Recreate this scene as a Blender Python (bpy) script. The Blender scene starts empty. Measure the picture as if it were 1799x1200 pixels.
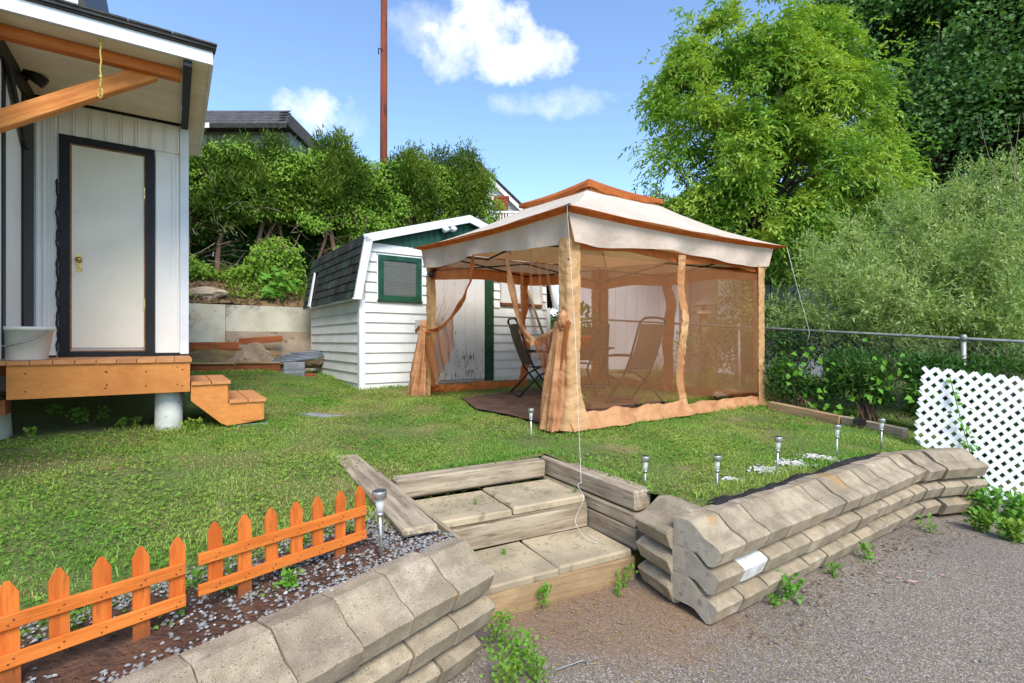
import bpy, math, random
import numpy as np
from mathutils import Vector, Matrix, noise
from mathutils.geometry import delaunay_2d_cdt
random.seed(7); RS = np.random.RandomState(7)
SC = bpy.context.scene; COL = SC.collection
V = Vector
# ------------------------------------------------------------------ camera, sky, sun, exposure
cam_d = bpy.data.cameras.new("camera"); cam = bpy.data.objects.new("camera", cam_d); COL.objects.link(cam)
cam.location = (0, 0, 1.5); cam.rotation_euler = (math.radians(90), 0, 0)
cam_d.sensor_width = 36; cam_d.lens = 17.61; cam_d.clip_start = .05; cam_d.clip_end = 2000
SC.camera = cam
SUN_EL, SUN_AZ = 47, 162          # azimuth clockwise from +Y (the view direction)
wd = bpy.data.worlds.new("World"); SC.world = wd; wd.use_nodes = True
wn, wl = wd.node_tree.nodes, wd.node_tree.links
wn.clear()
def wmath(op, a, b=None, c=None, clamp=False):
    n = wn.new('ShaderNodeMath'); n.operation = op; n.use_clamp = clamp
    for i, x in enumerate((a, b, c)):
        if x is None: continue
        if isinstance(x, (int, float)): n.inputs[i].default_value = x
        else: wl.new(x, n.inputs[i])
    return n.outputs[0]
sky = wn.new('ShaderNodeTexSky'); sky.sky_type = 'NISHITA'; sky.sun_disc = False
sky.sun_elevation = math.radians(SUN_EL); sky.sun_rotation = math.radians(SUN_AZ)
sky.air_density = 1.0; sky.dust_density = .2; sky.ozone_density = 3.6; sky.altitude = 200
tc = wn.new('ShaderNodeTexCoord')
sep = wn.new('ShaderNodeSeparateXYZ'); wl.new(tc.outputs['Generated'], sep.inputs[0])
az = wmath('ARCTAN2', sep.outputs[0], sep.outputs[1]); el = wmath('ARCSINE', sep.outputs[2])
nz = wn.new('ShaderNodeTexNoise'); nz.inputs['Scale'].default_value = 13; nz.inputs['Detail'].default_value = 10; nz.inputs['Roughness'].default_value = .62
wl.new(tc.outputs['Generated'], nz.inputs['Vector'])
nz2 = wn.new('ShaderNodeTexNoise'); nz2.inputs['Scale'].default_value = 5; nz2.inputs['Detail'].default_value = 3
wl.new(tc.outputs['Generated'], nz2.inputs['Vector'])
def azel(px, py):
    x, z = (px-899.5)/880, (600-py)/880
    return math.atan2(x, 1), math.atan2(z, math.hypot(x, 1))
clouds = []
for px, py, ra, rb, dens in ((845, 70, .13, .068, 1), (905, 100, .125, .045, 1), (800, 95, .09, .045, .8), (765, 55, .10, .05, .35), (552, 195, .075, .042, .85), (600, 215, .05, .04, .35), (975, 182, .13, .028, .4)):
    a0, e0 = azel(px, py); clouds.append((a0, e0, ra, rb, dens))
for a0, e0, ra, rb, dens in ((1.9, .55, .3, .10, .9), (-1.7, .6, .28, .1, .9), (2.9, .45, .35, .10, .9), (-2.5, .8, .3, .12, .8), (1.2, .95, .2, .1, .8)):
    clouds.append((a0, e0, ra, rb, dens))
tot = None
nf = wmath('MULTIPLY', wmath('SUBTRACT', nz.outputs[0], .5), 4.2)
for a0, e0, ra, rb, dens in clouds:
    da = wmath('DIVIDE', wmath('SUBTRACT', az, a0), ra); de = wmath('DIVIDE', wmath('SUBTRACT', el, e0), rb)
    q = wmath('ADD', wmath('MULTIPLY', da, da), wmath('MULTIPLY', de, de))
    m = wmath('MULTIPLY', wmath('SMOOTH_MIN', wmath('MAXIMUM', wmath('MULTIPLY', wmath('ADD', wmath('SUBTRACT', 1.0, q), nf), .75), 0), 1.0, .3), dens)
    fade = wmath('LESS_THAN', q, 2.6)
    m = wmath('MULTIPLY', m, fade)
    tot = m if tot is None else wmath('MAXIMUM', tot, m)
tot = wmath('MINIMUM', wmath('MAXIMUM', tot, 0), 1)
ccol = wn.new('ShaderNodeMixRGB'); ccol.inputs[1].default_value = (3.7, 3.85, 4.15, 1); ccol.inputs[2].default_value = (4.9, 4.9, 4.95, 1)
rr = wn.new('ShaderNodeMapRange'); rr.inputs[1].default_value = .38; rr.inputs[2].default_value = .6; wl.new(nz2.outputs[0], rr.inputs[0]); wl.new(rr.outputs[0], ccol.inputs[0])
mixc = wn.new('ShaderNodeMixRGB'); wl.new(tot, mixc.inputs[0]); wl.new(sky.outputs[0], mixc.inputs[1]); wl.new(ccol.outputs[0], mixc.inputs[2])
bg = wn.new('ShaderNodeBackground'); bg.inputs[1].default_value = .14
wo = wn.new('ShaderNodeOutputWorld'); wl.new(mixc.outputs[0], bg.inputs[0]); wl.new(bg.outputs[0], wo.inputs[0])
sun_d = bpy.data.lights.new("sun", 'SUN'); sun = bpy.data.objects.new("sun", sun_d); COL.objects.link(sun)
sun_d.energy = 2.1; sun_d.angle = math.radians(30); sun_d.color = (1, .94, .84)
_a, _e = math.radians(SUN_AZ), math.radians(SUN_EL)
sdir = V((math.sin(_a)*math.cos(_e), math.cos(_a)*math.cos(_e), math.sin(_e)))
sun.rotation_euler = sdir.to_track_quat('Z', 'Y').to_euler(); sun.location = sdir*50
SC.view_settings.view_transform = 'Standard'; SC.view_settings.look = 'None'
SC.view_settings.exposure = 1.2; SC.view_settings.gamma = 1; SC.view_settings.use_curve_mapping = False
SC.cycles.max_bounces = 8; SC.cycles.transparent_max_bounces = 16; SC.cycles.diffuse_bounces = 4
# ------------------------------------------------------------------ helpers: objects
WM = {}
def tag(o, label=None, cat=None, group=None, kind=None):
    if label: o['label'] = label
    if cat: o['category'] = cat
    if group: o['group'] = group
    if kind: o['kind'] = kind
    return o
def thing(name, loc, label, cat, group=None):
    o = bpy.data.objects.new(name, None); o.empty_display_size = .1; COL.objects.link(o)
    o.location = loc; WM[o.name] = Matrix.Translation(V(loc))
    return tag(o, label, cat, group)
def put(name, me, mat=None, parent=None, mw=None):
    if mat is not None and not me.materials: me.materials.append(mat)
    o = bpy.data.objects.new(name, me); COL.objects.link(o)
    mw = mw or Matrix()
    WM[o.name] = mw
    if parent is not None:
        o.parent = parent; o.matrix_basis = WM[parent.name].inverted() @ mw
    else: o.matrix_basis = mw
    return o
class MB:
    def __init__(s): s.v = []; s.f = []
    def add(s, vs, fs):
        n = len(s.v); s.v += [tuple(p) for p in vs]; s.f += [tuple(i+n for i in f) for f in fs]; return s
    def box(s, cx, cy, cz, sx, sy, sz, m=None):
        vs = [V((cx+a*sx/2, cy+b*sy/2, cz+c*sz/2)) for a in (-1, 1) for b in (-1, 1) for c in (-1, 1)]
        if m is not None: vs = [m @ p for p in vs]
        return s.add(vs, [(0, 1, 3, 2), (4, 6, 7, 5), (0, 4, 5, 1), (2, 3, 7, 6), (0, 2, 6, 4), (1, 5, 7, 3)])
    def hexa(s, p):   # 4 bottom corners, 4 top corners in the same order
        return s.add(p, [(3, 2, 1, 0), (4, 5, 6, 7), (0, 1, 5, 4), (1, 2, 6, 5), (2, 3, 7, 6), (3, 0, 4, 7)])
    def tube(s, pts, r, n=8, cap=True):
        pts = [V(p) for p in pts]; k = len(pts)
        rs = r if isinstance(r, (list, tuple)) else [r]*k
        b = len(s.v); prev = None
        for i, p in enumerate(pts):
            d = (pts[min(i+1, k-1)]-pts[max(i-1, 0)]).normalized()
            if prev is None:
                a = d.cross(V((0, 0, 1)));
                if a.length < .01: a = V((1, 0, 0))
            else: a = prev - d*prev.dot(d)
            a.normalize(); prev = a; c = d.cross(a)
            for j in range(n):
                t = 2*math.pi*j/n
                s.v.append(tuple(p + (a*math.cos(t)+c*math.sin(t))*rs[i]))
        for i in range(k-1):
            for j in range(n):
                s.f.append((b+i*n+j, b+i*n+(j+1) % n, b+(i+1)*n+(j+1) % n, b+(i+1)*n+j))
        if cap:
            s.f.append(tuple(b+j for j in reversed(range(n)))); s.f.append(tuple(b+(k-1)*n+j for j in range(n)))
        return s
    def lathe(s, c, prof, n=16):
        b = len(s.v); c = V(c)
        for r, z in prof:
            for j in range(n):
                t = 2*math.pi*j/n; s.v.append(tuple(c+V((r*math.cos(t), r*math.sin(t), z))))
        for i in range(len(prof)-1):
            for j in range(n):
                s.f.append((b+i*n+j, b+i*n+(j+1) % n, b+(i+1)*n+(j+1) % n, b+(i+1)*n+j))
        s.f.append(tuple(b+j for j in reversed(range(n)))); s.f.append(tuple(b+(len(prof)-1)*n+j for j in range(n)))
        return s
    def prism(s, poly, ext):   # poly: list of 3d points, ext: vector
        n = len(poly); e = V(ext); a = [V(p) for p in poly]
        return s.add(a+[p+e for p in a], [tuple(reversed(range(n))), tuple(range(n, 2*n))]+[(i, (i+1) % n, n+(i+1) % n, n+i) for i in range(n)])
    def grid(s, fn, nu, nv):
        b = len(s.v)
        for i in range(nu+1):
            for j in range(nv+1): s.v.append(tuple(fn(i/nu, j/nv)))
        for i in range(nu):
            for j in range(nv):
                a = b+i*(nv+1)+j; s.f.append((a, a+nv+1, a+nv+2, a+1))
        return s
    def mesh(s, name, smooth=False, inv=None):
        me = bpy.data.meshes.new(name)
        vs = [inv @ V(p) for p in s.v] if inv is not None else s.v
        me.from_pydata(vs, [], s.f); me.update()
        import bmesh
        bm = bmesh.new(); bm.from_mesh(me); bmesh.ops.recalc_face_normals(bm, faces=bm.faces); bm.to_mesh(me); bm.free()
        if smooth: me.polygons.foreach_set('use_smooth', [True]*len(me.polygons))
        return me
def build(name, mb, mat, parent=None, smooth=False, origin=None, label=None, cat=None, group=None, kind=None):
    if parent is not None: mw = WM[parent.name].copy()
    elif origin is not None: mw = Matrix.Translation(V(origin))
    else:
        a = np.array(mb.v); mw = Matrix.Translation(V(((a[:, 0].min()+a[:, 0].max())/2, (a[:, 1].min()+a[:, 1].max())/2, a[:, 2].min())))
    return tag(put(name, mb.mesh(name, smooth, mw.inverted()), mat, parent, mw), label, cat, group, kind)
def cbox_mesh(name, sx, sy, sz, c=.004, seed=None, wob=0):
    vs, idx = [], {}
    h = (sx/2, sy/2, sz/2); rnd = random.Random(seed)
    for a in (-1, 1):
        for b in (-1, 1):
            for d in (-1, 1):
                for ax in range(3):
                    p = [a*h[0], b*h[1], d*h[2]]
                    for k in range(3):
                        if k != ax: p[k] -= (a, b, d)[k]*c
                    idx[(a, b, d, ax)] = len(vs); vs.append(p)
    fs = []
    def F(*k): fs.append([idx[x] for x in k])
    for s in (-1, 1):
        F((s, -1, -1, 0), (s, 1, -1, 0), (s, 1, 1, 0), (s, -1, 1, 0)); F((-1, s, -1, 1), (-1, s, 1, 1), (1, s, 1, 1), (1, s, -1, 1)); F((-1, -1, s, 2), (1, -1, s, 2), (1, 1, s, 2), (-1, 1, s, 2))
    for a in (-1, 1):
        for b in (-1, 1):
            F((a, b, -1, 0), (a, b, 1, 0), (a, b, 1, 1), (a, b, -1, 1)); F((a, -1, b, 0), (a, 1, b, 0), (a, 1, b, 2), (a, -1, b, 2)); F((-1, a, b, 1), (1, a, b, 1), (1, a, b, 2), (-1, a, b, 2))
            for d in (-1, 1): F((a, b, d, 0), (a, b, d, 1), (a, b, d, 2))
    if wob:
        for p in vs:
            for k in range(3): p[k] += rnd.uniform(-wob, wob)
    m = MB(); m.v = [tuple(p) for p in vs]; m.f = [tuple(f) for f in fs]
    return m.mesh(name)
def board(name, p0, p1, w, t, mat, parent=None, up=(0, 0, 1), c=.004, wob=0, **k):
    """box whose local x runs p0 to p1; w across, t along 'up'"""
    p0, p1 = V(p0), V(p1); X = (p1-p0); L = X.length; X.normalize()
    Z = V(up); Z = (Z-X*Z.dot(X)).normalized(); Y = Z.cross(X)
    mw = Matrix((X, Y, Z)).transposed().to_4x4(); mw.translation = (p0+p1)/2
    return tag(put(name, cbox_mesh(name, L, w, t, min(c, w/3, t/3), random.random(), wob), mat, parent, mw), **k)
def copy_tree(o, mw=None, parent=None):
    c = o.copy(); COL.objects.link(c)
    if parent is not None: c.parent = parent
    if mw is not None: c.matrix_basis = mw
    WM[c.name] = mw if mw is not None else (WM[parent.name] @ c.matrix_basis)
    for ch in o.children: copy_tree(ch, None, c)
    return c
def np_mesh(name, verts, tris, smooth=False):
    me = bpy.data.meshes.new(name)
    verts = np.asarray(verts, dtype=np.float32); tris = np.asarray(tris, dtype=np.int32); k = tris.shape[1]
    me.vertices.add(len(verts)); me.vertices.foreach_set('co', verts.ravel())
    me.loops.add(tris.size); me.loops.foreach_set('vertex_index', tris.ravel())
    me.polygons.add(len(tris)); me.polygons.foreach_set('loop_start', np.arange(0, tris.size, k, dtype=np.int32))
    me.update(calc_edges=True); me.validate()
    if smooth: me.polygons.foreach_set('use_smooth', np.ones(len(tris), bool))
    return me
def nrm(a): return a/np.maximum(np.linalg.norm(a, axis=1, keepdims=True), 1e-9)
def leaves(pos, d, L, W, fold=.25, up=None):
    """folded leaf per position: base, two sides, tip"""
    n = len(pos); d = nrm(d)
    if up is None: up = RS.normal(size=(n, 3))*.6+np.array([0, 0, 1.0])
    s = nrm(np.cross(d, up)); u = nrm(np.cross(s, d))
    L = np.broadcast_to(np.asarray(L, float), (n,))[:, None]; W = np.broadcast_to(np.asarray(W, float), (n,))[:, None]
    v = np.empty((n, 4, 3)); v[:, 0] = pos; mid = pos+d*L*.45
    v[:, 1] = mid+s*W*.5+u*W*fold; v[:, 2] = pos+d*L-u*L*.12; v[:, 3] = mid-s*W*.5+u*W*fold
    b = (np.arange(n)*4)[:, None]
    t = np.concatenate([b+np.array([0, 1, 2]), b+np.array([0, 2, 3])], 0)
    return v.reshape(-1, 3), t
def merge(parts):
    vs, ts, n = [], [], 0
    for v, t in parts: vs.append(v); ts.append(t+n); n += len(v)
    return np.concatenate(vs), np.concatenate(ts)
def np_obj(name, vt, mat, parent=None, origin=(0, 0, 0), smooth=False, **k):
    mw = WM[parent.name].copy() if parent is not None else Matrix.Translation(V(origin))
    v = vt[0]-np.array(mw.translation)
    return tag(put(name, np_mesh(name, v, vt[1], smooth), mat, parent, mw), **k)
# ------------------------------------------------------------------ helpers: materials
def lin(r, g, b, k=1.0):
    f = lambda c: (c/255/12.92 if c/255 <= .04045 else ((c/255+.055)/1.055)**2.4)*k
    return (f(r), f(g), f(b), 1)
class NT:
    def __init__(s, name):
        s.m = bpy.data.materials.new(name); s.m.use_nodes = True
        s.n, s.l = s.m.node_tree.nodes, s.m.node_tree.links
        s.b = s.n['Principled BSDF']; s.out = s.n['Material Output']
    def new(s, t, **k):
        n = s.n.new(t)
        for a, b in k.items(): setattr(n, a, b)
        return n
    def link(s, a, b): s.l.new(a, b)
    def val(s, sock, x):
        if hasattr(x, 'is_linked'): s.l.new(x, sock)
        else: sock.default_value = x
    def math(s, op, a, b=0.0, clamp=False):
        n = s.new('ShaderNodeMath', operation=op, use_clamp=clamp); s.val(n.inputs[0], a); s.val(n.inputs[1], b); return n.outputs[0]
    def mix(s, f, a, b, blend='MIX'):
        n = s.new('ShaderNodeMixRGB', blend_type=blend); s.val(n.inputs[0], f); s.val(n.inputs[1], a); s.val(n.inputs[2], b); return n.outputs[0]
    def coords(s, kind='Object', stretch=None, rnd=True):
        if kind == 'World': c = s.new('ShaderNodeNewGeometry').outputs['Position']
        else: c = s.new('ShaderNodeTexCoord').outputs['Object']
        if stretch or rnd:
            mp = s.new('ShaderNodeMapping'); s.link(c, mp.inputs[0])
            if stretch: mp.inputs['Scale'].default_value = stretch
            if rnd and kind != 'World':
                oi = s.new('ShaderNodeObjectInfo'); x = s.math('MULTIPLY', oi.outputs['Random'], 37.0)
                cx = s.new('ShaderNodeCombineXYZ'); s.link(x, cx.inputs[0]); s.link(x, cx.inputs[1]); s.link(x, cx.inputs[2]); s.link(cx.outputs[0], mp.inputs['Location'])
            c = mp.outputs[0]
        return c
    def noise(s, c, scale, detail=5, rough=.55, dist=0):
        n = s.new('ShaderNodeTexNoise'); s.link(c, n.inputs['Vector']); n.inputs['Scale'].default_value = scale; n.inputs['Detail'].default_value = detail
        n.inputs['Roughness'].default_value = rough; n.inputs['Distortion'].default_value = dist; return n.outputs['Fac']
    def ramp(s, f, lo, hi, a=0.0, b=1.0):
        n = s.new('ShaderNodeMapRange', interpolation_type='SMOOTHSTEP'); s.val(n.inputs[0], f)
        n.inputs[1].default_value = lo; n.inputs[2].default_value = hi; n.inputs[3].default_value = a; n.inputs[4].default_value = b; return n.outputs[0]
    def bump(s, h, strength, dist=.02):
        n = s.new('ShaderNodeBump'); n.inputs['Strength'].default_value = strength; n.inputs['Distance'].default_value = dist; s.val(n.inputs['Height'], h)
        s.link(n.outputs[0], s.b.inputs['Normal']); return n
    def rvar(s, col, amt):
        oi = s.new('ShaderNodeObjectInfo'); h = s.new('ShaderNodeHueSaturation'); s.val(h.inputs['Color'], col)
        s.link(s.math('ADD', s.math('MULTIPLY', oi.outputs['Random'], amt*2), 1-amt), h.inputs['Value']); return h.outputs[0]
def pmat(name, c1, c2, scale=5., rough=.8, bump=.25, bscale=60., stretch=None, rnd=.1, spots=(), metal=0., spec=.3, kind='Object', bdist=.01, lo=.35, hi=.65):
    t = NT(name); c = t.coords(kind, stretch)
    col = t.mix(t.ramp(t.noise(c, scale, 6), lo, hi), c1, c2)
    for (sc, ss, a, b) in spots: col = t.mix(t.ramp(t.noise(c, ss, 5, .6), a, b), col, sc)
    if rnd and kind != 'World': col = t.rvar(col, rnd)
    t.val(t.b.inputs['Base Color'], col); t.b.inputs['Roughness'].default_value = rough; t.b.inputs['Metallic'].default_value = metal
    t.b.inputs['Specular IOR Level'].default_value = spec
    if bump: t.bump(t.noise(c, bscale, 4), bump, bdist)
    return t.m
def leafmat(name, c1, c2, c3=None, trans=.3, rough=.55):
    t = NT(name); g = t.new('ShaderNodeNewGeometry')
    col = t.mix(g.outputs['Random Per Island'], c1, c2)
    n = t.noise(t.coords('World'), .9, 3)
    if c3: col = t.mix(t.math('MULTIPLY', t.ramp(n, .42, .62), .7), col, c3)
    t.val(t.b.inputs['Base Color'], col); t.b.inputs['Roughness'].default_value = rough; t.b.inputs['Specular IOR Level'].default_value = .25
    tr = t.new('ShaderNodeBsdfTranslucent'); t.val(tr.inputs[0], t.mix(1.0, col, (1.0, 1.05, .5, 1), 'MULTIPLY'))
    mx = t.new('ShaderNodeMixShader'); mx.inputs[0].default_value = trans
    t.link(t.b.outputs[0], mx.inputs[1]); t.link(tr.outputs[0], mx.inputs[2]); t.link(mx.outputs[0], t.out.inputs[0])
    return t.m
def wood(name, c1, c2, c3, stretch=(1.0, 16, 16), rough=.8, crack=.6, rnd=.12, knots=None):
    t = NT(name); c = t.coords('Object', stretch)
    f1 = t.noise(c, 1.8, 6, .6, .4); f2 = t.noise(c, 6.0, 4, .6)
    col = t.mix(t.ramp(f1, .35, .65), c1, c2); col = t.mix(t.math('MULTIPLY', t.ramp(f2, .56, .70), crack), col, c3)
    if knots: col = t.mix(t.ramp(t.noise(t.coords('Object', (1, 1.6, 1.6)), 7, 2), .66, .72), col, knots)
    big = t.noise(t.coords('Object'), 3.0, 4); col = t.mix(t.math('MULTIPLY', t.ramp(big, .45, .7), .35), col, c3)
    col = t.rvar(col, rnd); t.val(t.b.inputs['Base Color'], col); t.b.inputs['Roughness'].default_value = rough; t.b.inputs['Specular IOR Level'].default_value = .2
    t.bump(t.math('ADD', f1, f2), .35, .006)
    return t.m
M = {}
M['block'] = pmat('block_concrete', lin(174, 157, 131), lin(148, 133, 110), 9, .92, 1.0, 240, rnd=.13, bdist=.006,
                  spots=((lin(146, 128, 102), 26, .56, .76), (lin(200, 184, 160), 5, .56, .75), (lin(176, 136, 82), 3.2, .60, .74), (lin(100, 88, 72), 150, .58, .66), (lin(216, 204, 184), 170, .62, .7)))
M['block_end'] = pmat('block_end_concrete', lin(158, 148, 130), lin(178, 167, 148), 9, .92, .8, 120, rnd=.05, spots=((lin(126, 116, 100), 24, .55, .74), (lin(192, 190, 182), 8, .60, .74)))
M['block_white'] = pmat('block_paint', lin(222, 222, 216), lin(196, 194, 186), 12, .85, .5, 140, spots=((lin(150, 138, 120), 16, .6, .72),))
M['paver'] = pmat('paver_concrete', lin(186, 168, 138), lin(160, 144, 118), 4, .93, .7, 160, rnd=.05, bdist=.005, spots=((lin(128, 112, 88), 9, .55, .75), (lin(100, 88, 70), 110, .63, .72)))
M['grey_wood'] = wood('weathered_wood', lin(176, 160, 136), lin(138, 122, 100), lin(78, 68, 56), (.9, 12, 12), .9, .7)
M['tan_wood'] = wood('tan_wood', lin(178, 150, 112), lin(150, 122, 88), lin(104, 84, 62), (.9, 12, 12), .9, .4)
M['orange_fence'] = wood('orange_fence_stain', lin(218, 124, 52), lin(200, 104, 38), lin(150, 74, 28), (1.5, 22, 22), .7, .4, .06)
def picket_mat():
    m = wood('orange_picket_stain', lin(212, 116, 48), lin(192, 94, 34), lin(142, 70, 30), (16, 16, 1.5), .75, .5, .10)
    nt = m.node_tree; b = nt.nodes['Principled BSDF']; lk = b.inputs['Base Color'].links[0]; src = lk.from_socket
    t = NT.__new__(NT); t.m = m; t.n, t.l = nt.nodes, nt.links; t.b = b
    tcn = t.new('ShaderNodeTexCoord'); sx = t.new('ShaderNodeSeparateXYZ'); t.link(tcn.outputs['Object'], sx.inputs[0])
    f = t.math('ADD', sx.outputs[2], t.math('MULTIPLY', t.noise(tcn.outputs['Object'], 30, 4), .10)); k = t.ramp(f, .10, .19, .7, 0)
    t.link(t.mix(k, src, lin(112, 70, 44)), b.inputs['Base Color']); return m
M['picket'] = picket_mat()
M['deck'] = wood('deck_stain', lin(206, 136, 74), lin(198, 126, 62), lin(160, 96, 46), (.8, 14, 14), .6, .2, .04)
M['decktop'] = wood('deck_top_stain', lin(200, 140, 92), lin(190, 128, 78), lin(150, 96, 58), (.8, 14, 14), .6, .25, .05)
M['pine'] = wood('stained_pine', lin(226, 150, 80), lin(206, 124, 58), lin(160, 86, 36), (1.0, 15, 15), .6, .5, .05, lin(120, 62, 28))
M['pine_dark'] = wood('stained_pine_beam', lin(206, 118, 56), lin(186, 100, 44), lin(140, 72, 32), (1.0, 15, 15), .6, .5, .05)
M['rust_board'] = wood('rust_board', lin(150, 88, 52), lin(124, 70, 42), lin(80, 48, 32), (1, 12, 12), .85, .5)
M['white_siding'] = pmat('white_siding', lin(228, 228, 222), lin(216, 216, 210), 2.2, .45, .06, 20, rnd=.03, spots=((lin(190, 186, 172), 5, .62, .82),))
M['white_trim'] = pmat('white_trim', lin(226, 228, 230), lin(214, 216, 218), 3, .5, .08, 30, rnd=.03, spots=((lin(120, 112, 104), 30, .72, .76),))
M['house_white'] = pmat('house_metal_siding', lin(236, 232, 224), lin(228, 224, 216), 2, .4, .04, 12, rnd=.02)
M['old_white'] = pmat('old_white_paint', lin(214, 212, 204), lin(196, 192, 182), 3, .6, .2, 30, rnd=.05, spots=((lin(128, 116, 104), 34, .68, .74),))
M['soffit'] = pmat('soffit', lin(232, 218, 198), lin(222, 208, 186), 3, .6, .1, 120, rnd=.02)
M['black'] = pmat('black_trim', lin(22, 22, 24), lin(30, 30, 32), 3, .5, .08, 40, rnd=.1)
M['cream'] = pmat('cream_door', lin(228, 220, 202), lin(220, 212, 192), 1.6, .5, .05, 20, rnd=0, spots=((lin(176, 166, 146), 3.1, .66, .8),))
M['rawwood'] = wood('raw_door_edge', lin(178, 132, 92), lin(150, 104, 70), lin(100, 70, 48))
M['green'] = pmat('green_paint', lin(28, 82, 60), lin(20, 64, 46), 5, .55, .2, 40, rnd=.12, spots=((lin(12, 44, 32), 9, .6, .75),))
M['green_dark'] = pmat('dark_green_paint', lin(40, 74, 50), lin(30, 56, 38), 5, .6, .2, 40, rnd=.1, spots=((lin(24, 36, 26), 14, .58, .7),))
M['shingle'] = pmat('shingle', lin(54, 58, 52), lin(40, 43, 40), 4, .95, .6, 260, rnd=.42, bdist=.004, spots=((lin(38, 84, 62), 2.2, .52, .7), (lin(92, 96, 88), 180, .62, .7)))
M['roof_grey'] = pmat('grey_shingle', lin(88, 86, 86), lin(70, 68, 68), 6, .95, .5, 120, rnd=.15)
M['roof_dark'] = pmat('dark_roofing', lin(60, 56, 52), lin(44, 42, 40), 6, .95, .4, 120, rnd=.1)
def peel():
    t = NT('peeling_paint'); c = t.coords('Object', (1, 4.5, 4.5)); c2 = t.coords('Object')
    f = t.math('ADD', t.noise(c, 7, 7, .7), t.math('MULTIPLY', t.noise(c2, 2.0, 3), .35))
    # paint is lost more towards the foot of the door, where rain splashes (local x runs up the plank)
    sx = t.new('ShaderNodeSeparateXYZ'); t.link(t.new('ShaderNodeTexCoord').outputs['Object'], sx.inputs[0])
    f = t.math('SUBTRACT', f, t.math('MULTIPLY', sx.outputs[0], .05))
    k = t.ramp(f, .80, .826); base = t.mix(t.noise(c2, 5), lin(220, 218, 212), lin(204, 200, 192))
    t.val(t.b.inputs['Base Color'], t.mix(k, base, t.mix(t.noise(c, 9), lin(118, 84, 58), lin(80, 62, 50)))); t.b.inputs['Roughness'].default_value = .75
    t.bump(t.math('SUBTRACT', 1.0, k), .5, .003); return t.m
M['peel'] = peel()
M['concrete_wall'] = pmat('old_concrete', lin(196, 192, 172), lin(160, 156, 138), 1.4, .9, .5, 40, rnd=.04, bdist=.01, spots=((lin(120, 116, 102), 3.2, .56, .74), (lin(88, 82, 72), 9, .66, .74), (lin(196, 178, 150), 1.1, .6, .8)))
M['concrete_tan'] = pmat('tan_concrete', lin(176, 158, 136), lin(152, 134, 114), 2, .9, .5, 40, spots=((lin(112, 98, 82), 5, .58, .72),))
M['grey_block'] = pmat('cinder_concrete', lin(140, 142, 146), lin(116, 118, 122), 8, .95, .7, 140, rnd=.1)
M['sono'] = pmat('painted_concrete', lin(206, 206, 198), lin(182, 182, 172), 4, .8, .4, 60, spots=((lin(120, 116, 108), 14, .66, .72),))
M['rock'] = pmat('rock', lin(150, 130, 106), lin(122, 104, 84), 4, .95, .9, 22, bdist=.03, spots=((lin(92, 80, 66), 7, .55, .7), (lin(176, 158, 134), 12, .6, .7)))
M['brick'] = pmat('brick', lin(156, 72, 48), lin(136, 62, 44), 6, .9, .4, 80, rnd=.15)
M['steel'] = pmat('brushed_steel', lin(196, 194, 190), lin(170, 168, 164), 20, .35, .02, 200, metal=.85)
M['galv'] = pmat('galvanised', lin(168, 168, 164), lin(140, 140, 136), 12, .5, .05, 80, metal=.5)
M['pipe'] = pmat('grey_pipe', lin(120, 126, 134), lin(96, 102, 110), 6, .5, .05, 50)
M['panel'] = pmat('solar_cell', lin(24, 28, 44), lin(34, 38, 56), 30, .2, 0, 1)
M['brass'] = pmat('brass', lin(196, 164, 104), lin(160, 130, 80), 20, .3, 0, 1, metal=.8)
M['darkmetal'] = pmat('dark_metal', lin(36, 32, 32), lin(48, 44, 42), 20, .45, .03, 80, metal=.2)
M['rope_yellow'] = pmat('yellow_rope', lin(214, 196, 110), lin(188, 166, 84), 60, .8, .4, 200)
M['rope_white'] = pmat('white_rope', lin(224, 220, 212), lin(196, 192, 186), 60, .8, .3, 200)
M['bucket'] = pmat('bucket_plastic', lin(206, 202, 190), lin(194, 190, 176), 3, .45, .03, 40)
M['bark'] = pmat('bark', lin(142, 114, 94), lin(104, 82, 66), 5, .95, .9, 26, stretch=(1, 1, .25), rnd=.15, bdist=.02)
M['bark_dark'] = pmat('dark_bark', lin(84, 72, 60), lin(58, 50, 42), 5, .95, .9, 26, stretch=(1, 1, .25), rnd=.15, bdist=.02)
M['twig'] = pmat('dry_twig', lin(150, 134, 118), lin(118, 100, 86), 5, .9, .2, 40)
M['pole'] = pmat('rusty_pole', lin(128, 62, 36), lin(98, 50, 34), 3, .9, .5, 30, stretch=(1, 1, .15), spots=((lin(64, 36, 28), 9, .56, .66),))
M['fab_white'] = pmat('canopy_cloth', lin(234, 228, 220), lin(226, 218, 208), 2, .85, .15, 14, rnd=0, bdist=.02)
M['orange_pot'] = pmat('orange_plastic', lin(240, 96, 24), lin(226, 84, 18), 6, .45, .03, 30)
M['black_pot'] = pmat('black_plastic', lin(26, 26, 28), lin(36, 36, 38), 6, .5, .03, 30)
M['blue'] = pmat('blue_plastic', lin(40, 90, 170), lin(56, 120, 196), 4, .5, .05, 30)
M['lattice'] = pmat('white_vinyl', lin(222, 223, 224), lin(208, 209, 212), 3, .4, .03, 30, rnd=.03)
M['fabric_black'] = pmat('landscape_cloth', lin(44, 42, 42), lin(28, 26, 26), 10, .9, .8, 60, bdist=.02)
M['gravel'] = None
M['soil'] = pmat('soil', lin(104, 72, 54), lin(74, 52, 40), 9, .97, 1.0, 45, kind='World', bdist=.03, spots=((lin(118, 84, 62), 30, .6, .7), (lin(40, 30, 26), 14, .6, .75)))
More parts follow.
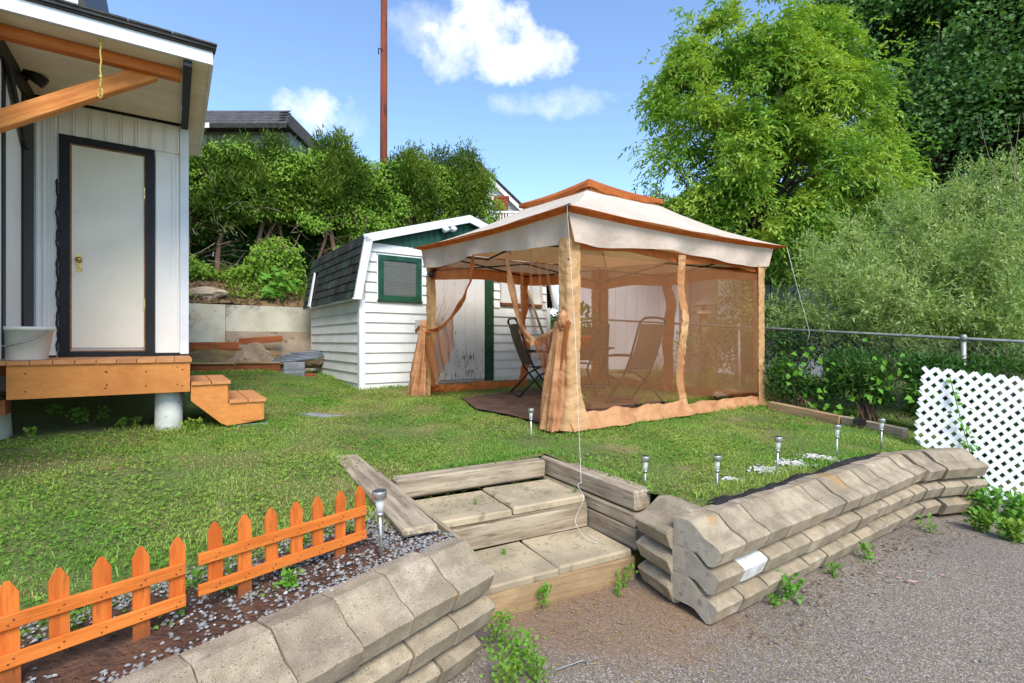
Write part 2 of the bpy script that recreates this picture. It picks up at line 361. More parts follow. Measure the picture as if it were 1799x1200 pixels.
M['matfloor'] = pmat('red_brown_floor', lin(104, 78, 62), lin(80, 60, 48), 5, .95, .8, 60, kind='World', bdist=.01, spots=((lin(152, 116, 100), 40, .64, .7), (lin(70, 48, 42), 9, .56, .7)))
M['white_stone'] = pmat('white_sand', lin(204, 202, 194), lin(176, 172, 164), 20, .95, .6, 90)
def trans_cloth(name, c1, c2, tr=.35, bs=.3, sc=3.):
    t = NT(name); c = t.coords('World')
    col = t.mix(t.ramp(t.noise(c, sc, 4), .35, .65), c1, c2)
    d = t.new('ShaderNodeBsdfDiffuse'); t.val(d.inputs[0], col); k = t.new('ShaderNodeBsdfTranslucent'); t.val(k.inputs[0], col)
    b = t.new('ShaderNodeBump'); b.inputs['Strength'].default_value = bs; b.inputs['Distance'].default_value = .03; t.link(t.noise(c, 11, 4), b.inputs['Height']); t.link(b.outputs[0], d.inputs['Normal'])
    m = t.new('ShaderNodeMixShader'); m.inputs[0].default_value = tr; t.link(d.outputs[0], m.inputs[1]); t.link(k.outputs[0], m.inputs[2]); t.link(m.outputs[0], t.out.inputs[0])
    return t.m
M['canopy'] = trans_cloth('canopy_white', lin(234, 226, 212), lin(224, 214, 198), .42, .35, 2.2)
M['ceil'] = trans_cloth('canopy_lining', lin(238, 204, 150), lin(230, 192, 136), .6)
M['valance'] = trans_cloth('valance_cloth', lin(222, 204, 188), lin(210, 190, 172), .25, .5)
M['tan'] = trans_cloth('tan_cloth', lin(222, 178, 130), lin(212, 166, 116), .3, .9, 7)
M['brown'] = trans_cloth('brown_cloth', lin(206, 126, 74), lin(188, 110, 62), .45, .6, 5)
M['skirt'] = trans_cloth('skirt_cloth', lin(216, 162, 118), lin(196, 140, 98), .3, .8, 6)
def netmat(name, col, fac):
    t = NT(name); d = t.new('ShaderNodeBsdfDiffuse'); t.val(d.inputs[0], col); k = t.new('ShaderNodeBsdfTranslucent'); t.val(k.inputs[0], col)
    m0 = t.new('ShaderNodeMixShader'); m0.inputs[0].default_value = .6; t.link(d.outputs[0], m0.inputs[1]); t.link(k.outputs[0], m0.inputs[2])
    tp = t.new('ShaderNodeBsdfTransparent'); m = t.new('ShaderNodeMixShader'); m.inputs[0].default_value = fac
    t.link(tp.outputs[0], m.inputs[1]); t.link(m0.outputs[0], m.inputs[2]); t.link(m.outputs[0], t.out.inputs[0]); return t.m
M['net'] = netmat('mosquito_net', lin(222, 160, 114), .35)
M['netd'] = netmat('mosquito_net_folded', lin(186, 120, 74), .62)
def glass():
    t = NT('window_glass'); t.b.inputs['Base Color'].default_value = (.16, .18, .17, 1); t.b.inputs['Roughness'].default_value = .05; t.b.inputs['Alpha'].default_value = .42; return t.m
M['glass'] = glass()
def lens():
    t = NT('clear_lens'); t.b.inputs['Base Color'].default_value = (.75, .76, .72, 1); t.b.inputs['Roughness'].default_value = .15; t.b.inputs['Alpha'].default_value = .55; return t.m
M['lens'] = lens()
def sling():
    t = NT('sling_fabric'); t.val(t.b.inputs['Base Color'], t.mix(t.noise(t.coords('Object'), 30), lin(96, 80, 68), lin(74, 60, 52))); t.b.inputs['Roughness'].default_value = .8; return t.m
M['sling'] = sling()
M['grass'] = leafmat('grass_blades', lin(138, 178, 76), lin(102, 152, 56), lin(174, 186, 96), .32, .6)
M['weed'] = leafmat('weed_leaves', lin(112, 164, 46), lin(84, 138, 34), None, .3)
M['clover'] = leafmat('clover_leaves', lin(116, 158, 54), lin(90, 134, 42), lin(146, 164, 70), .3)
M['ash'] = leafmat('ash_leaves', lin(136, 172, 66), lin(102, 146, 50), lin(186, 204, 84), .4)
M['maple'] = leafmat('maple_leaves', lin(90, 128, 70), lin(66, 104, 54), lin(114, 150, 82), .34)
M['cedar'] = leafmat('cedar_sprays', lin(98, 124, 46), lin(70, 100, 36), lin(132, 150, 58), .3)
M['creeper'] = leafmat('creeper_leaves', lin(150, 182, 68), lin(112, 154, 50), None, .4)
M['willow'] = leafmat('willow_leaves', lin(166, 188, 116), lin(134, 160, 92), lin(188, 202, 134), .4)
M['shrub'] = leafmat('shrub_leaves', lin(74, 116, 50), lin(54, 94, 40), lin(104, 140, 62), .3)
M['bigleaf'] = leafmat('broad_leaves', lin(118, 168, 66), lin(92, 146, 48), None, .35)
M['daylily'] = leafmat('daylily_blades', lin(150, 160, 72), lin(112, 136, 54), None, .3)
M['dryleaf'] = leafmat('dry_litter', lin(128, 104, 78), lin(96, 78, 58), None, .1)
M['petal'] = leafmat('white_petals', lin(244, 244, 240), lin(230, 230, 224), None, .2)
M['lily'] = leafmat('orange_petals', lin(236, 120, 30), lin(226, 96, 24), None, .2)
def asphalt():
    t = NT('asphalt'); c = t.coords('World')
    vo = t.new('ShaderNodeTexVoronoi'); t.link(c, vo.inputs['Vector']); vo.inputs['Scale'].default_value = 170
    col = t.mix(t.ramp(t.noise(c, 120, 3), .35, .65), lin(112, 101, 89), lin(138, 125, 110))
    sp = t.new('ShaderNodeSeparateColor'); t.link(vo.outputs['Color'], sp.inputs[0])
    col = t.mix(t.ramp(sp.outputs[0], .72, .95), col, lin(172, 163, 152)); col = t.mix(t.ramp(sp.outputs[1], .8, .95), col, lin(84, 79, 75))
    col = t.mix(t.math('MULTIPLY', t.ramp(t.noise(c, 1.1, 5), .45, .75), .35), col, lin(98, 92, 90))
    # washed-out sand lies where the asphalt meets the steps
    p = t.new('ShaderNodeSeparateXYZ'); t.link(c, p.inputs[0])
    dx = t.math('MULTIPLY', t.math('SUBTRACT', p.outputs[0], .5), 1.0); dy = t.math('MULTIPLY', t.math('SUBTRACT', p.outputs[1], 2.75), 1.7)
    r = t.math('SQRT', t.math('ADD', t.math('MULTIPLY', dx, dx), t.math('MULTIPLY', dy, dy)))
    r = t.math('SUBTRACT', r, t.math('MULTIPLY', t.noise(c, 4.5, 6, .65), 1.0))
    k = t.ramp(r, -.05, .45, 1, 0)
    col = t.mix(t.math('MULTIPLY', k, .6), col, t.mix(t.ramp(t.noise(c, 60, 4), .35, .65), lin(150, 116, 84), lin(118, 90, 66)))
    t.val(t.b.inputs['Base Color'], col); t.b.inputs['Roughness'].default_value = .95; t.b.inputs['Specular IOR Level'].default_value = .15
    t.bump(t.math('ADD', vo.outputs['Distance'], t.noise(c, 160, 3)), .4, .005); return t.m
M['asphalt'] = asphalt()
M['chalk'] = pmat('pink_chalk', lin(200, 158, 152), lin(176, 148, 140), 20, .95, .3, 100)
def lawnmat():
    t = NT('lawn_soil'); c = t.coords('World')
    col = t.mix(t.ramp(t.noise(c, 40, 5), .35, .65), lin(84, 100, 40), lin(116, 124, 58))
    col = t.mix(t.ramp(t.noise(c, 1.6, 5, .6), .52, .72), col, lin(146, 128, 86)); col = t.mix(t.ramp(t.noise(c, 14, 4), .58, .72), col, lin(96, 78, 54))
    t.val(t.b.inputs['Base Color'], col); t.b.inputs['Roughness'].default_value = .97; t.bump(t.noise(c, 60, 5), 1.0, .03); return t.m
M['lawn'] = lawnmat()
M['dirt'] = pmat('bank_dirt', lin(134, 108, 78), lin(104, 84, 58), 3, .97, 1.0, 25, kind='World', bdist=.05, spots=((lin(92, 112, 46), 5, .5, .68), (lin(70, 56, 42), 12, .58, .7)))
M['yard'] = pmat('far_ground', lin(96, 116, 52), lin(124, 128, 70), .6, .97, .5, 10, kind='World')
# ------------------------------------------------------------------ terrain
U = V((-.577, .817, 0)); Vv = V((.817, .577, 0))
CP = np.array([(.57, 5, .608), (-1.45, 7.86, .696), (3.51, 7.08, .6), (1.49, 9.94, .71), (-2.45, 8.1, .70), (-4.24, 10.6, .86), (-3.37, 4.92, .65), (1.98, 3.74, .5), (3.41, 4.63, .5), (1.3, 3.3, .5), (.18, 4.7, .555),
               (-.75, 4.1, .53), (-.55, 2.7, .485), (-1.6, 1.5, .5), (-2., 3, .56), (-3, 3.5, .6), (-4.6, 4, .66), (-5, 6.2, .74), (-5.1, 8.6, .97), (-4.4, 9.2, .95), (-7, 7.8, 1.0), (5.5, 6.2, .36), (4.18, 5.3, .47), (4.1, 7.9, .52),
               (.6, 12, .8), (8, 9, .4), (10, 14, .6), (-9, 2, .6), (14, 18, .8), (5, 4.7, .3), (14, 5, .1), (-2.4, .3, .5), (0, 16, .9)])
def _rbf():
    n = len(CP); d = np.linalg.norm(CP[:, None, :2]-CP[None, :, :2], axis=2)
    A = np.zeros((n+3, n+3)); A[:n, :n] = d - np.eye(n)*.15; A[:n, n] = 1; A[:n, n+1:] = CP[:, :2]; A[n, :n] = 1; A[n+1:, :n] = CP[:, :2].T
    return np.linalg.solve(A, np.concatenate([CP[:, 2], np.zeros(3)]))
_c = _rbf()
def zl(x, y):
    x = np.atleast_1d(np.asarray(x, float)); y = np.atleast_1d(np.asarray(y, float))
    d = np.sqrt((x[:, None]-CP[None, :, 0])**2+(y[:, None]-CP[None, :, 1])**2+.02)
    return d @ _c[:len(CP)]+_c[len(CP)]+_c[len(CP)+1]*x+_c[len(CP)+2]*y
def z1(x, y): return float(zl(x, y)[0])
def inside(px, py, poly):
    r = np.zeros(len(px), bool); n = len(poly)
    for i in range(n):
        x0, y0 = poly[i]; x1, y1 = poly[(i+1) % n]
        c = ((y0 > py) != (y1 > py)); r ^= c & (px < (x1-x0)*(py-y0)/(y1-y0+1e-12)+x0)
    return r
def sheet(name, poly, step, zf, mat, kind='structure', jit=.3):
    poly = [tuple(p) for p in poly]; a = np.array(poly); bd = []
    for i in range(len(poly)):
        p, q = a[i], a[(i+1) % len(poly)]; k = max(1, int(np.linalg.norm(q-p)/(step*1.5)))
        bd += [tuple(p+(q-p)*j/k) for j in range(k)]
    gx, gy = np.meshgrid(np.arange(a[:, 0].min(), a[:, 0].max(), step), np.arange(a[:, 1].min(), a[:, 1].max(), step))
    gx = gx.ravel()+RS.uniform(-jit, jit, gx.size)*step; gy = gy.ravel()+RS.uniform(-jit, jit, gy.size)*step
    k = inside(gx, gy, poly); n = len(bd)
    pts = [V(p) for p in bd]+[V(p) for p in zip(gx[k], gy[k])]
    r = delaunay_2d_cdt(pts, [(i, (i+1) % n) for i in range(n)], [], 1, 1e-5)
    vx = np.array([tuple(p) for p in r[0]]); z = zf(vx[:, 0], vx[:, 1])
    me = np_mesh(name, np.column_stack([vx, z]), np.array([f for f in r[2] if len(f) == 3]), True)
    if me.polygons[0].normal.z < 0: me.flip_normals()
    return tag(put(name, me, mat), kind=kind)
# wall and step base lines
LW_D = V((-.62, -.785, 0)).normalized(); LW_O = V((.785, -.62, 0)).normalized(); LW_L = V((-.075, 2.36, 0)); LW_B = LW_L-LW_O*.30
RW_D = V((.833, .553, 0)).normalized(); RW_O = V((.553, -.833, 0)).normalized(); RW_N = V((1.07, 2.6, 0))
RW_END1 = RW_N+RW_D*2.83; RW_D2 = V((.97, .243, 0)).normalized(); RW_END2 = RW_END1+RW_D2*.72
ST_A = V((.882, .471, 0)).normalized(); ST_B = V((-.471, .882, 0)).normalized()     # along the risers, up the steps
lb0 = LW_B+LW_O*.08; lb1 = lb0+LW_D*3.0
rb0 = RW_N-RW_O*.26+RW_D*.10; rb1 = RW_END1-RW_O*.22; rb2 = RW_END2-V((.243, -.97, 0))*.2
LAWN = [(lb1.x, lb1.y), (-9, -.3), (-10, 7.2), (-5.6, 8.55), (-4.35, 9.3), (-4.2, 9.9), (-4.6, 11.2), (.2, 13.4), (0, 16), (3, 24), (26, 24), (26, 5.8), (6, 5.35), (4.6, 5.25), (4.3, 4.9), (rb2.x, rb2.y), (rb1.x, rb1.y), (rb0.x, rb0.y),
        (1.05, 2.97), (1.0, 3.2), (.89, 3.27), (.27, 4.2), (.24, 4.13), (-.84, 3.54), (-.90, 3.50), (-.715, 3.17), (-.28, 2.55), (lb0.x, lb0.y)]
def zlawn(x, y):
    return zl(x, y)+.012*np.sin(x*3.1+y*1.7)+.01*np.sin(x*1.3-y*4.1)
sheet('lawn', LAWN, .16, zlawn, M['lawn'])
g = MB(); 
for a in range(48):
    t0, t1 = 2*math.pi*a/48, 2*math.pi*(a+1)/48
    for r0, r1 in ((0.01, 20), (20, 80), (80, 900)):
        g.add([(r0*math.cos(t0), r0*math.sin(t0), -.06), (r1*math.cos(t0), r1*math.sin(t0), -.06), (r1*math.cos(t1), r1*math.sin(t1), -.06), (r0*math.cos(t1), r0*math.sin(t1), -.06)], [(0, 1, 2, 3)])
build('ground', g, M['yard'], origin=(0, 0, -.06), kind='structure')
def zdrive(x, y): return .006*np.sin(x*1.7+y)+.004*np.sin(x*5-y*3)-.0
sheet('driveway', [(-3, -4), (9, -4), (9, 4.6), (4.6, 4.75), (3.4, 4.4), (1.2, 2.95), (.9, 3.3), (-.1, 2.9), (-.5, 2.3), (-2.6, -.5)], .22, zdrive, M['asphalt'])
# planting bed behind the left wall
nn = V((-.785, .62, 0))
bp = [lb0+LW_D*0, lb0+LW_D*2.9, lb0+LW_D*2.9+nn*.62, lb0+LW_D*1.9+nn*.55, lb0+LW_D*1.2+nn*.60, lb0+LW_D*.6+nn*.50, lb0+LW_D*.02+nn*.55]
BED = [(p.x, p.y) for p in bp]
sheet('planting_bed', BED, .05, lambda x, y: zlawn(x, y)+.012+.008*np.sin(x*31+y*17)*np.sin(y*23-x*9), M['soil'])
FLOOR = [(.42, 5.25), (1.2, 5.75), (2.5, 6.75), (1.75, 7.6), (.3, 8.3), (-.75, 7.2), (-.45, 6.3)]
sheet('floor', FLOOR, .1, lambda x, y: zlawn(x, y)+.03, M['matfloor'])
# bank behind the concrete wall, with the hedge on it
S0 = V((-2.45, 8.1, 0))
def SH(t, s, z): return V((S0.x+t*Vv.x+s*U.x, S0.y+t*Vv.y+s*U.y, z))
def zbank(x, y):
    rx, ry = x-S0.x, y-S0.y; t = rx*Vv.x+ry*Vv.y; s = rx*U.x+ry*U.y-3.62
    up = 2.22+.75*np.clip(s/1.3, 0, 1)**.8+.35*np.clip((s-1.3)/6, 0, 1)
    fade = np.clip((8.6-t)/1.5, 0, 1); fade = fade*fade*(3-2*fade)
    return .5+(up-.5)*fade+.04*np.sin(x*4.1)*np.sin(y*3.3)+.03*np.sin(x*9+y*7)
bk = [SH(-12, 3.63, 0), SH(9.5, 3.63, 0), SH(9.5, 20, 0), SH(-12, 20, 0)]
sheet('earth_bank', [(p.x, p.y) for p in bk], .28, zbank, M['dirt'])
ter = [SH(-9, 3.55, 0), SH(-.7, 3.55, 0), (-4.25, 9.75), (-4.35, 9.36), (-5.6, 8.6), (-10, 7.25)]
ter = [(p[0], p[1]) for p in ter]
def zter(x, y):
    rx, ry = x-S0.x, y-S0.y; s = rx*U.x+ry*U.y
    return 1.07+.30*np.clip((s-2.3)/1.2, 0, 1)+.02*np.sin(x*7+y*5)
sheet('terrace', ter, .15, zter, M['dirt'])
# ------------------------------------------------------------------ concrete block walls
PROF = [(0, .0), (0, .156), (.05, .161), (.108, .165), (.126, .157), (.20, .099), (.214, .092), (.255, .080), (.294, .061), (.301, .050), (.264, -.033), (.256, -.039), (.232, -.045), (.205, -.032), (.16, .0), (.12, .006)]
def block_mesh(w, seed):
    rnd = random.Random(seed); m = MB(); n = len(PROF); cy = .15; cz = .06
    for k, (x, sc) in enumerate(((-w/2, .978), (-w/2+.003, 1), (-w/6, 1), (w/6, 1), (w/2-.003, 1), (w/2, .978))):
        for (q, z) in PROF:
            m.v.append((x, cy+(q-cy)*sc+rnd.uniform(-.0022, .0022), cz+(z-cz)*sc+rnd.uniform(-.0022, .0022)))
    for k in range(5):
        for j in range(n): m.f.append((k*n+j, k*n+(j+1) % n, (k+1)*n+(j+1) % n, (k+1)*n+j))
    m.f.append(tuple(range(n))); m.f.append(tuple(5*n+j for j in reversed(range(n))))
    me = m.mesh('block')
    me.materials.append(M['block']); return me
BM = [block_mesh(.234, i) for i in range(8)]
def put_block(parent, back, outw, z, me=None, sx=1., yaw=0., name='block', roll=0.):
    Y = V(outw).normalized(); X = Y.cross(V((0, 0, 1)))
    mw = Matrix((X, Y, V((0, 0, 1)))).transposed().to_4x4() @ Matrix.Rotation(yaw, 4, 'Z') @ Matrix.Rotation(roll, 4, 'Y') @ Matrix.Diagonal((sx, 1, 1, 1))
    mw.translation = V((back.x, back.y, z))
    return put(name, me or random.choice(BM), None, parent, mw)
CH = .153
rw = thing('retaining_wall', (2.2, 3.2, 0), 'three course tan concrete block wall rising from the asphalt below the row of solar lights', 'retaining wall', 'tan concrete block walls')
endmesh = BM[0].copy(); endmesh.materials.clear(); endmesh.materials.append(M['block_end'])
for c in range(3):
    z = .353-CH*(2-c); off = (0, .05, .02)[c]
    pos = .117+off*0; k = 0; tot = 2.83+.62+(.03 if c else .1)
    while pos < tot:
        if pos < 2.83-.05: p = RW_N+RW_D*pos; o = RW_O.copy()
        else:
            f = min(1, (pos-2.83+.05)/.35); d2 = (RW_D*(1-f)+RW_D2*f).normalized(); p = RW_END1+RW_D2*(pos-2.83); o = V((d2.y, -d2.x, 0))
        back = p-o*(.30-random.uniform(-.010, .010)-.008*c)
        zz = z+random.uniform(-.004, .004)+ (.02*min(1, pos/2.8) if True else 0)
        if k == 0:
            b = put_block(rw, back, o, zz, BM[1], 1.0, 0, 'block')
            b.data = b.data.copy(); b.data.materials.append(M['block_end'])
            b.data.polygons[-1].material_index = 1; b.data.polygons[-2].material_index = 1
        elif c == 1 and k == 1:
            wm = BM[2].copy(); wm.materials.clear(); wm.materials.append(M['block_white']); b = put_block(rw, back, o, zz, wm); b['label'] = 'white painted block near the corner of the wall'
        else: put_block(rw, back, o, zz, None, .972, random.uniform(-.014, .014))
        pos += .236; k += 1
    # return stack beside the steps
    o2 = V((-.93, -.37, 0)); dlt = V((.37, -.93, 0)).normalized(); base = V((.80, 2.98, 0))-o2.normalized()*.30+dlt*.02+V((.012*(2-c), 0, 0))
    put_block(rw, base, o2, z+.008, BM[3+c], 1.26, .02*(c-1))
lw = thing('retaining_wall', (-.7, 1.5, 0), 'tan concrete block wall directly below the orange picket fence', 'retaining wall', 'tan concrete block walls')
for c in range(4):
    z = .353-CH*(3-c)+.0 if c else -.106
    z = .353-CH*(3-c); k = 0; pos = .12+(.03, .08, .0, 0)[c]
    while pos < 2.9:
        p = LW_L+LW_D*pos; back = p-LW_O*(.30+.012*(3-c)+random.uniform(-.010, .010))
        put_block(lw, back, LW_O, z+random.uniform(-.003, .003), None, 1.015, random.uniform(-.014, .014)); pos += .243; k += 1
# ------------------------------------------------------------------ garden steps
st = thing('garden_steps', (.2, 3.3, 0), 'timber steps with concrete pavers climbing between the two block walls to the lawn', 'steps')
R1 = V((.763, 3.17, 0)); T = lambda a, b, z: R1+ST_A*a+ST_B*b+V((0, 0, z))     # a along riser (0 at right), b up
def timber(name, p0, p1, w, h, mat='grey_wood', c=.012, wob=.004): return board(name, p0, p1, w, h, M[mat], st, c=c, wob=wob)
timber('riser', T(-1.10, .03, .065), T(.02, .03, .065), .07, .15, 'tan_wood', .006)
timber('riser', T(-1.12, .495, .255), T(.0, .495, .255), .05, .15, 'grey_wood', .006)
timber('riser_strip', T(-1.12, .50, .338), T(.0, .50, .338), .04, .016, 'grey_wood', .003)
def paver(a0, a1, b0, b1, z, n):
    me = cbox_mesh('paver', a1-a0, b1-b0, .05, .009, n, .003)
    X = ST_A; mw = Matrix((X, ST_B, V((0, 0, 1)))).transposed().to_4x4() @ Matrix.Rotation(random.uniform(-.012, .012), 4, 'Z'); mw.translation = T((a0+a1)/2, (b0+b1)/2, z)
    put('paver', me, M['paver'], st, mw)
paver(-.545, .0, .005, .47, .160, 1); paver(-1.10, -.56, -.01, .455, .157, 2)
paver(-.595, -.015, .475, .98, .375, 3); paver(-1.14, -.61, .47, .965, .370, 4)
timber('timber', T(-1.24, 1.05, .47), T(-.02, 1.07, .475), .14, .145, 'grey_wood', .014)
timber('side_timber', V((.235, 4.32, .475)), V((.86, 3.275, .462)), .145, .14, 'grey_wood', .014)
timber('side_timber', V((.255, 4.20, .355)), V((.83, 3.245, .343)), .10, .085, 'grey_wood', .008)
timber('side_timber', V((.265, 4.18, .235)), V((.832, 3.235, .223)), .10, .135, 'grey_wood', .008)
timber('plank', V((-1.335, 4.04, .565)), V((-.455, 2.50, .555)), .185, .042, 'grey_wood', .010)
timber('side_timber', V((-1.30, 3.86, .47)), V((-.60, 2.63, .46)), .055, .14, 'tan_wood', .008)
timber('side_board', V((-1.09, 3.85, .45)), V((-.70, 3.20, .44)), .028, .2, 'grey_wood', .006); timber('side_board', V((-.70, 3.195, .43)), V((-.235, 2.49, .40)), .03, .22, 'grey_wood', .006)
# ------------------------------------------------------------------ picket fences
FP, FD = V((-1.47, 1.467, 0)), V((.651, .759, 0)).normalized(); FN = V((.759, -.651, 0)).normalized()
pk = MB(); w, th, h = .048, .013, .34
pk.prism([(-w/2, 0, 0), (w/2, 0, 0), (w/2, 0, h-.035), (.006, 0, h), (-.006, 0, h), (-w/2, 0, h-.035)], (0, th, 0)); PKL = pk.mesh('picket'); PKL.materials.append(M['picket'])
pk = MB(); z0_ = .088
pk.prism([(-w/2, 0, z0_), (w/2, 0, z0_), (w/2, 0, h-.035), (.006, 0, h), (-.006, 0, h), (-w/2, 0, h-.035)], (0, th, 0)); PKM = pk.mesh('picket'); PKM.materials.append(M['picket'])
def fence(ts, r0, r1, label):
    p = FP+FD*r0
    f = thing('picket_fence', (p.x, p.y, .5), label, 'picket fence', 'orange garden pickets')
    for i, t in enumerate(ts):
        q = FP+FD*t; mw = Matrix((FD, V((-FN.x, -FN.y, 0)), V((0, 0, 1)))).transposed().to_4x4() @ Matrix.Rotation(random.uniform(-.02, .02), 4, 'Y')
        long = (i in (1, 5) and r0 > .4) or (i in (0, 3) and r0 < 0)
        zt = .797+.022*max(0, min(1, (t-.42)/.13)); mw.translation = V((q.x, q.y, zt-h)); mw = mw @ Matrix.Diagonal((1, 1, 1, 1))
        put('picket', PKL if long else PKM, None, f, mw)
    for z, dz in ((.682, .012), (.568, .020)):
        a, b = FP+FD*r0+FN*.008, FP+FD*r1+FN*.008
        zz = .02 if r0 > .4 else 0
        board('rail', V((a.x, a.y, z+zz)), V((b.x, b.y, z+zz+.004)), .012, .043, M['orange_fence'], f, c=.002)
    nl = MB()
    for t in ts:
        for z in (.682, .568):
            for s in (-.006, .006):
                q = FP+FD*(t+s)+FN*.0145; nl.box(q.x, q.y, z+(.02 if r0 > .4 else 0)+s, .004, .004, .004)
    build('nail_heads', nl, M['rust_board'], f)
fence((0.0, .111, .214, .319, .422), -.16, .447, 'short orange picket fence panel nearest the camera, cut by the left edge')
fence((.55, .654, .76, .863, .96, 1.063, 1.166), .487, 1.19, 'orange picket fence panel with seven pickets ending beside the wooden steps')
# ------------------------------------------------------------------ solar path lights
def solar(loc, label, r=.030, hgt=.30, tilt=0):
    x, y, z = loc; r_ = thing('solar_light', loc, label, 'solar light', 'solar path lights')
    build('cap', MB().lathe((x, y, z+hgt-.035), [(r*.9, 0), (r, .003), (r, .033), (r*.97, .035)], 20), M['steel'], r_, True)
    build('solar_cell', MB().lathe((x, y, z+hgt), [(r*.8, 0), (r*.8, .002)], 16), M['panel'], r_)
    build('lens', MB().lathe((x, y, z+hgt-.10), [(r*.5, 0), (r*.62, .065)], 16), M['lens'], r_, True)
    build('collar', MB().lathe((x, y, z+hgt-.108), [(r*.4, -.008), (r*.52, 0), (r*.52, .01)], 14), M['steel'], r_, True)
    build('stake', MB().tube([(x, y, z-.05), (x, y, z+hgt-.105)], r*.27, 8), M['steel'], r_, True)
    r_.rotation_euler = (random.uniform(-.03, .03), random.uniform(-.03, .03)+tilt, 0)
for px, py, d, h_, lab in ((670, 975, 2.28, .295, 'large steel solar light at the right end of the orange picket fence'), (933, 783, 4.75, .355, 'steel solar light alone on the lawn in front of the canopy'),
                        (1133, 852, 3.46, .20, 'steel solar light just behind the corner of the stair timber'), (1260, 862, 3.40, .24, 'steel solar light beside the crumpled end of black landscape cloth'),
                        (1365, 835, 3.76, .29, 'steel solar light in the middle of the row with white pebbles on both sides'), (1470, 806, 4.28, .292, 'steel solar light past the end of the white pebbles'),
                        (1548, 790, 4.64, .29, 'farthest steel solar light, in front of the edging timber end by the lattice')):
    x = (px-899.5)/880*d; solar((x, d, 1.5-(py-600)/880*d), lab, .033 if px == 670 else .029, h_)
# ------------------------------------------------------------------ house with porch roof
W0 = V((-3.70, 5.71, 0)); HV = V((.829, .559, 0)); HU = V((-.559, .829, 0)); UPZ = V((0, 0, 1))
def H(t, s, z): return W0-HV*t-HU*s+V((0, 0, z))     # t to the left along the door wall, s towards the camera
def hbox(name, t0, t1, s0, s1, z0, z1, mat, parent, **k):
    m = MB().hexa([H(t0, s0, z0), H(t1, s0, z0), H(t1, s1, z0), H(t0, s1, z0), H(t0, s0, z1), H(t1, s0, z1), H(t1, s1, z1), H(t0, s1, z1)])
    return build(name, m, M[mat] if isinstance(mat, str) else mat, parent, **k)
hs = thing('house', H(1.2, 0, .6), 'white metal-sided house with black trim and a porch roof over its cream door', 'house')
hbox('foundation', .03, 4.5, -4, -1.7, .3, 1.29, 'bark_dark', hs); hbox('floor_beam', .03, 1.30, -.14, -.02, 1.06, 1.29, 'rust_board', hs)
hbox('wall', .03, 1.30, -3.6, -.02, 1.30, 3.97, 'house_white', hs)
hbox('side_wall', 1.31, 4.5, -3.6, 3.2, 1.30, 3.97, 'house_white', hs)
hbox('baseboard', .02, .30, -.02, .006, 1.335, 1.375, 'black', hs); hbox('baseboard', 1.12, 1.28, -.02, .006, 1.335, 1.36, 'black', hs)
# vertical metal panels with raised ribs; right of the door, above it, left of it
def panel(t0, t1, z0, z1, ribs):
    o = hbox('siding_panel', t0, t1, -.02, 0, z0, z1, 'house_white', hs)
    for r in ribs: hbox('rib', r-.007, r+.007, -.001, .011, z0, z1, 'house_white', o)
panel(.075, .297, 1.375, 3.56, (.10, .135, .285))
for i in range(8):
    a = .075+i*.128; panel(a, min(a+.125, 1.10), 3.62, 3.93, (a+.012,))
panel(1.112, 1.272, 1.36, 3.93, (1.125, 1.15, 1.175, 1.21, 1.26))
hbox('corner_trim', -.012, .070, -.1, .016, 1.36, 3.95, 'white_trim', hs)
hbox('trim', -.01, 1.29, -.02, .02, 3.94, 4.0, 'black', hs)
df = hbox('door_frame', .303, .388, -.03, .022, 1.375, 3.60, 'black', hs)
hbox('door_frame', 1.010, 1.095, -.03, .022, 1.375, 3.60, 'black', hs); hbox('door_frame', .303, 1.095, -.03, .023, 3.535, 3.612, 'black', hs); hbox('threshold', .30, 1.10, -.02, .026, 1.34, 1.395, 'black', hs)
for a, b, c, d in ((.388, .397, 1.40, 3.535), (1.001, 1.010, 1.40, 3.535), (.388, 1.010, 3.528, 3.536), (.388, 1.010, 1.395, 1.408)): hbox('door_jamb', a, b, -.03, .012, c, d, 'rawwood', hs)
door = hbox('door', .400, .998, -.02, .004, 1.435, 3.522, 'cream', hs)
k = MB(); k.box(0, 0, 0, .001, .001, .001); k = MB()
def hl(t, s, z): return tuple(H(t, s, z))
hbox('escutcheon', .915, .965, .004, .008, 2.22, 2.40, 'brass', door)
mk = MB(); mk.tube([hl(.94, .008, 2.345), hl(.94, .035, 2.345), hl(.94, .04, 2.345), hl(.94, .062, 2.345)], [.010, .012, .028, .022], 14); build('knob', mk, M['brass'], door, True)
build('lock', MB().tube([hl(.94, .008, 2.26), hl(.94, .02, 2.26)], .014, 12), M['brass'], door)
for z in (3.06, 1.84): hbox('hinge', .384, .404, .004, .016, z, z+.12, 'brass', door)
# cable stapled up the left side of the door trim
pts = [hl(1.105+.006*math.sin(z*23)+.004*math.sin(z*61), .03+.006*math.sin(z*41), z) for z in np.arange(1.40, 3.16, .03)]
build('cable', MB().tube(pts, .009, 6), M['darkmetal'], hs, True)
for z in (1.95, 2.52, 2.85, 3.10): hbox('cable_clip', 1.088, 1.118, .02, .042, z, z+.008, 'darkmetal', hs)
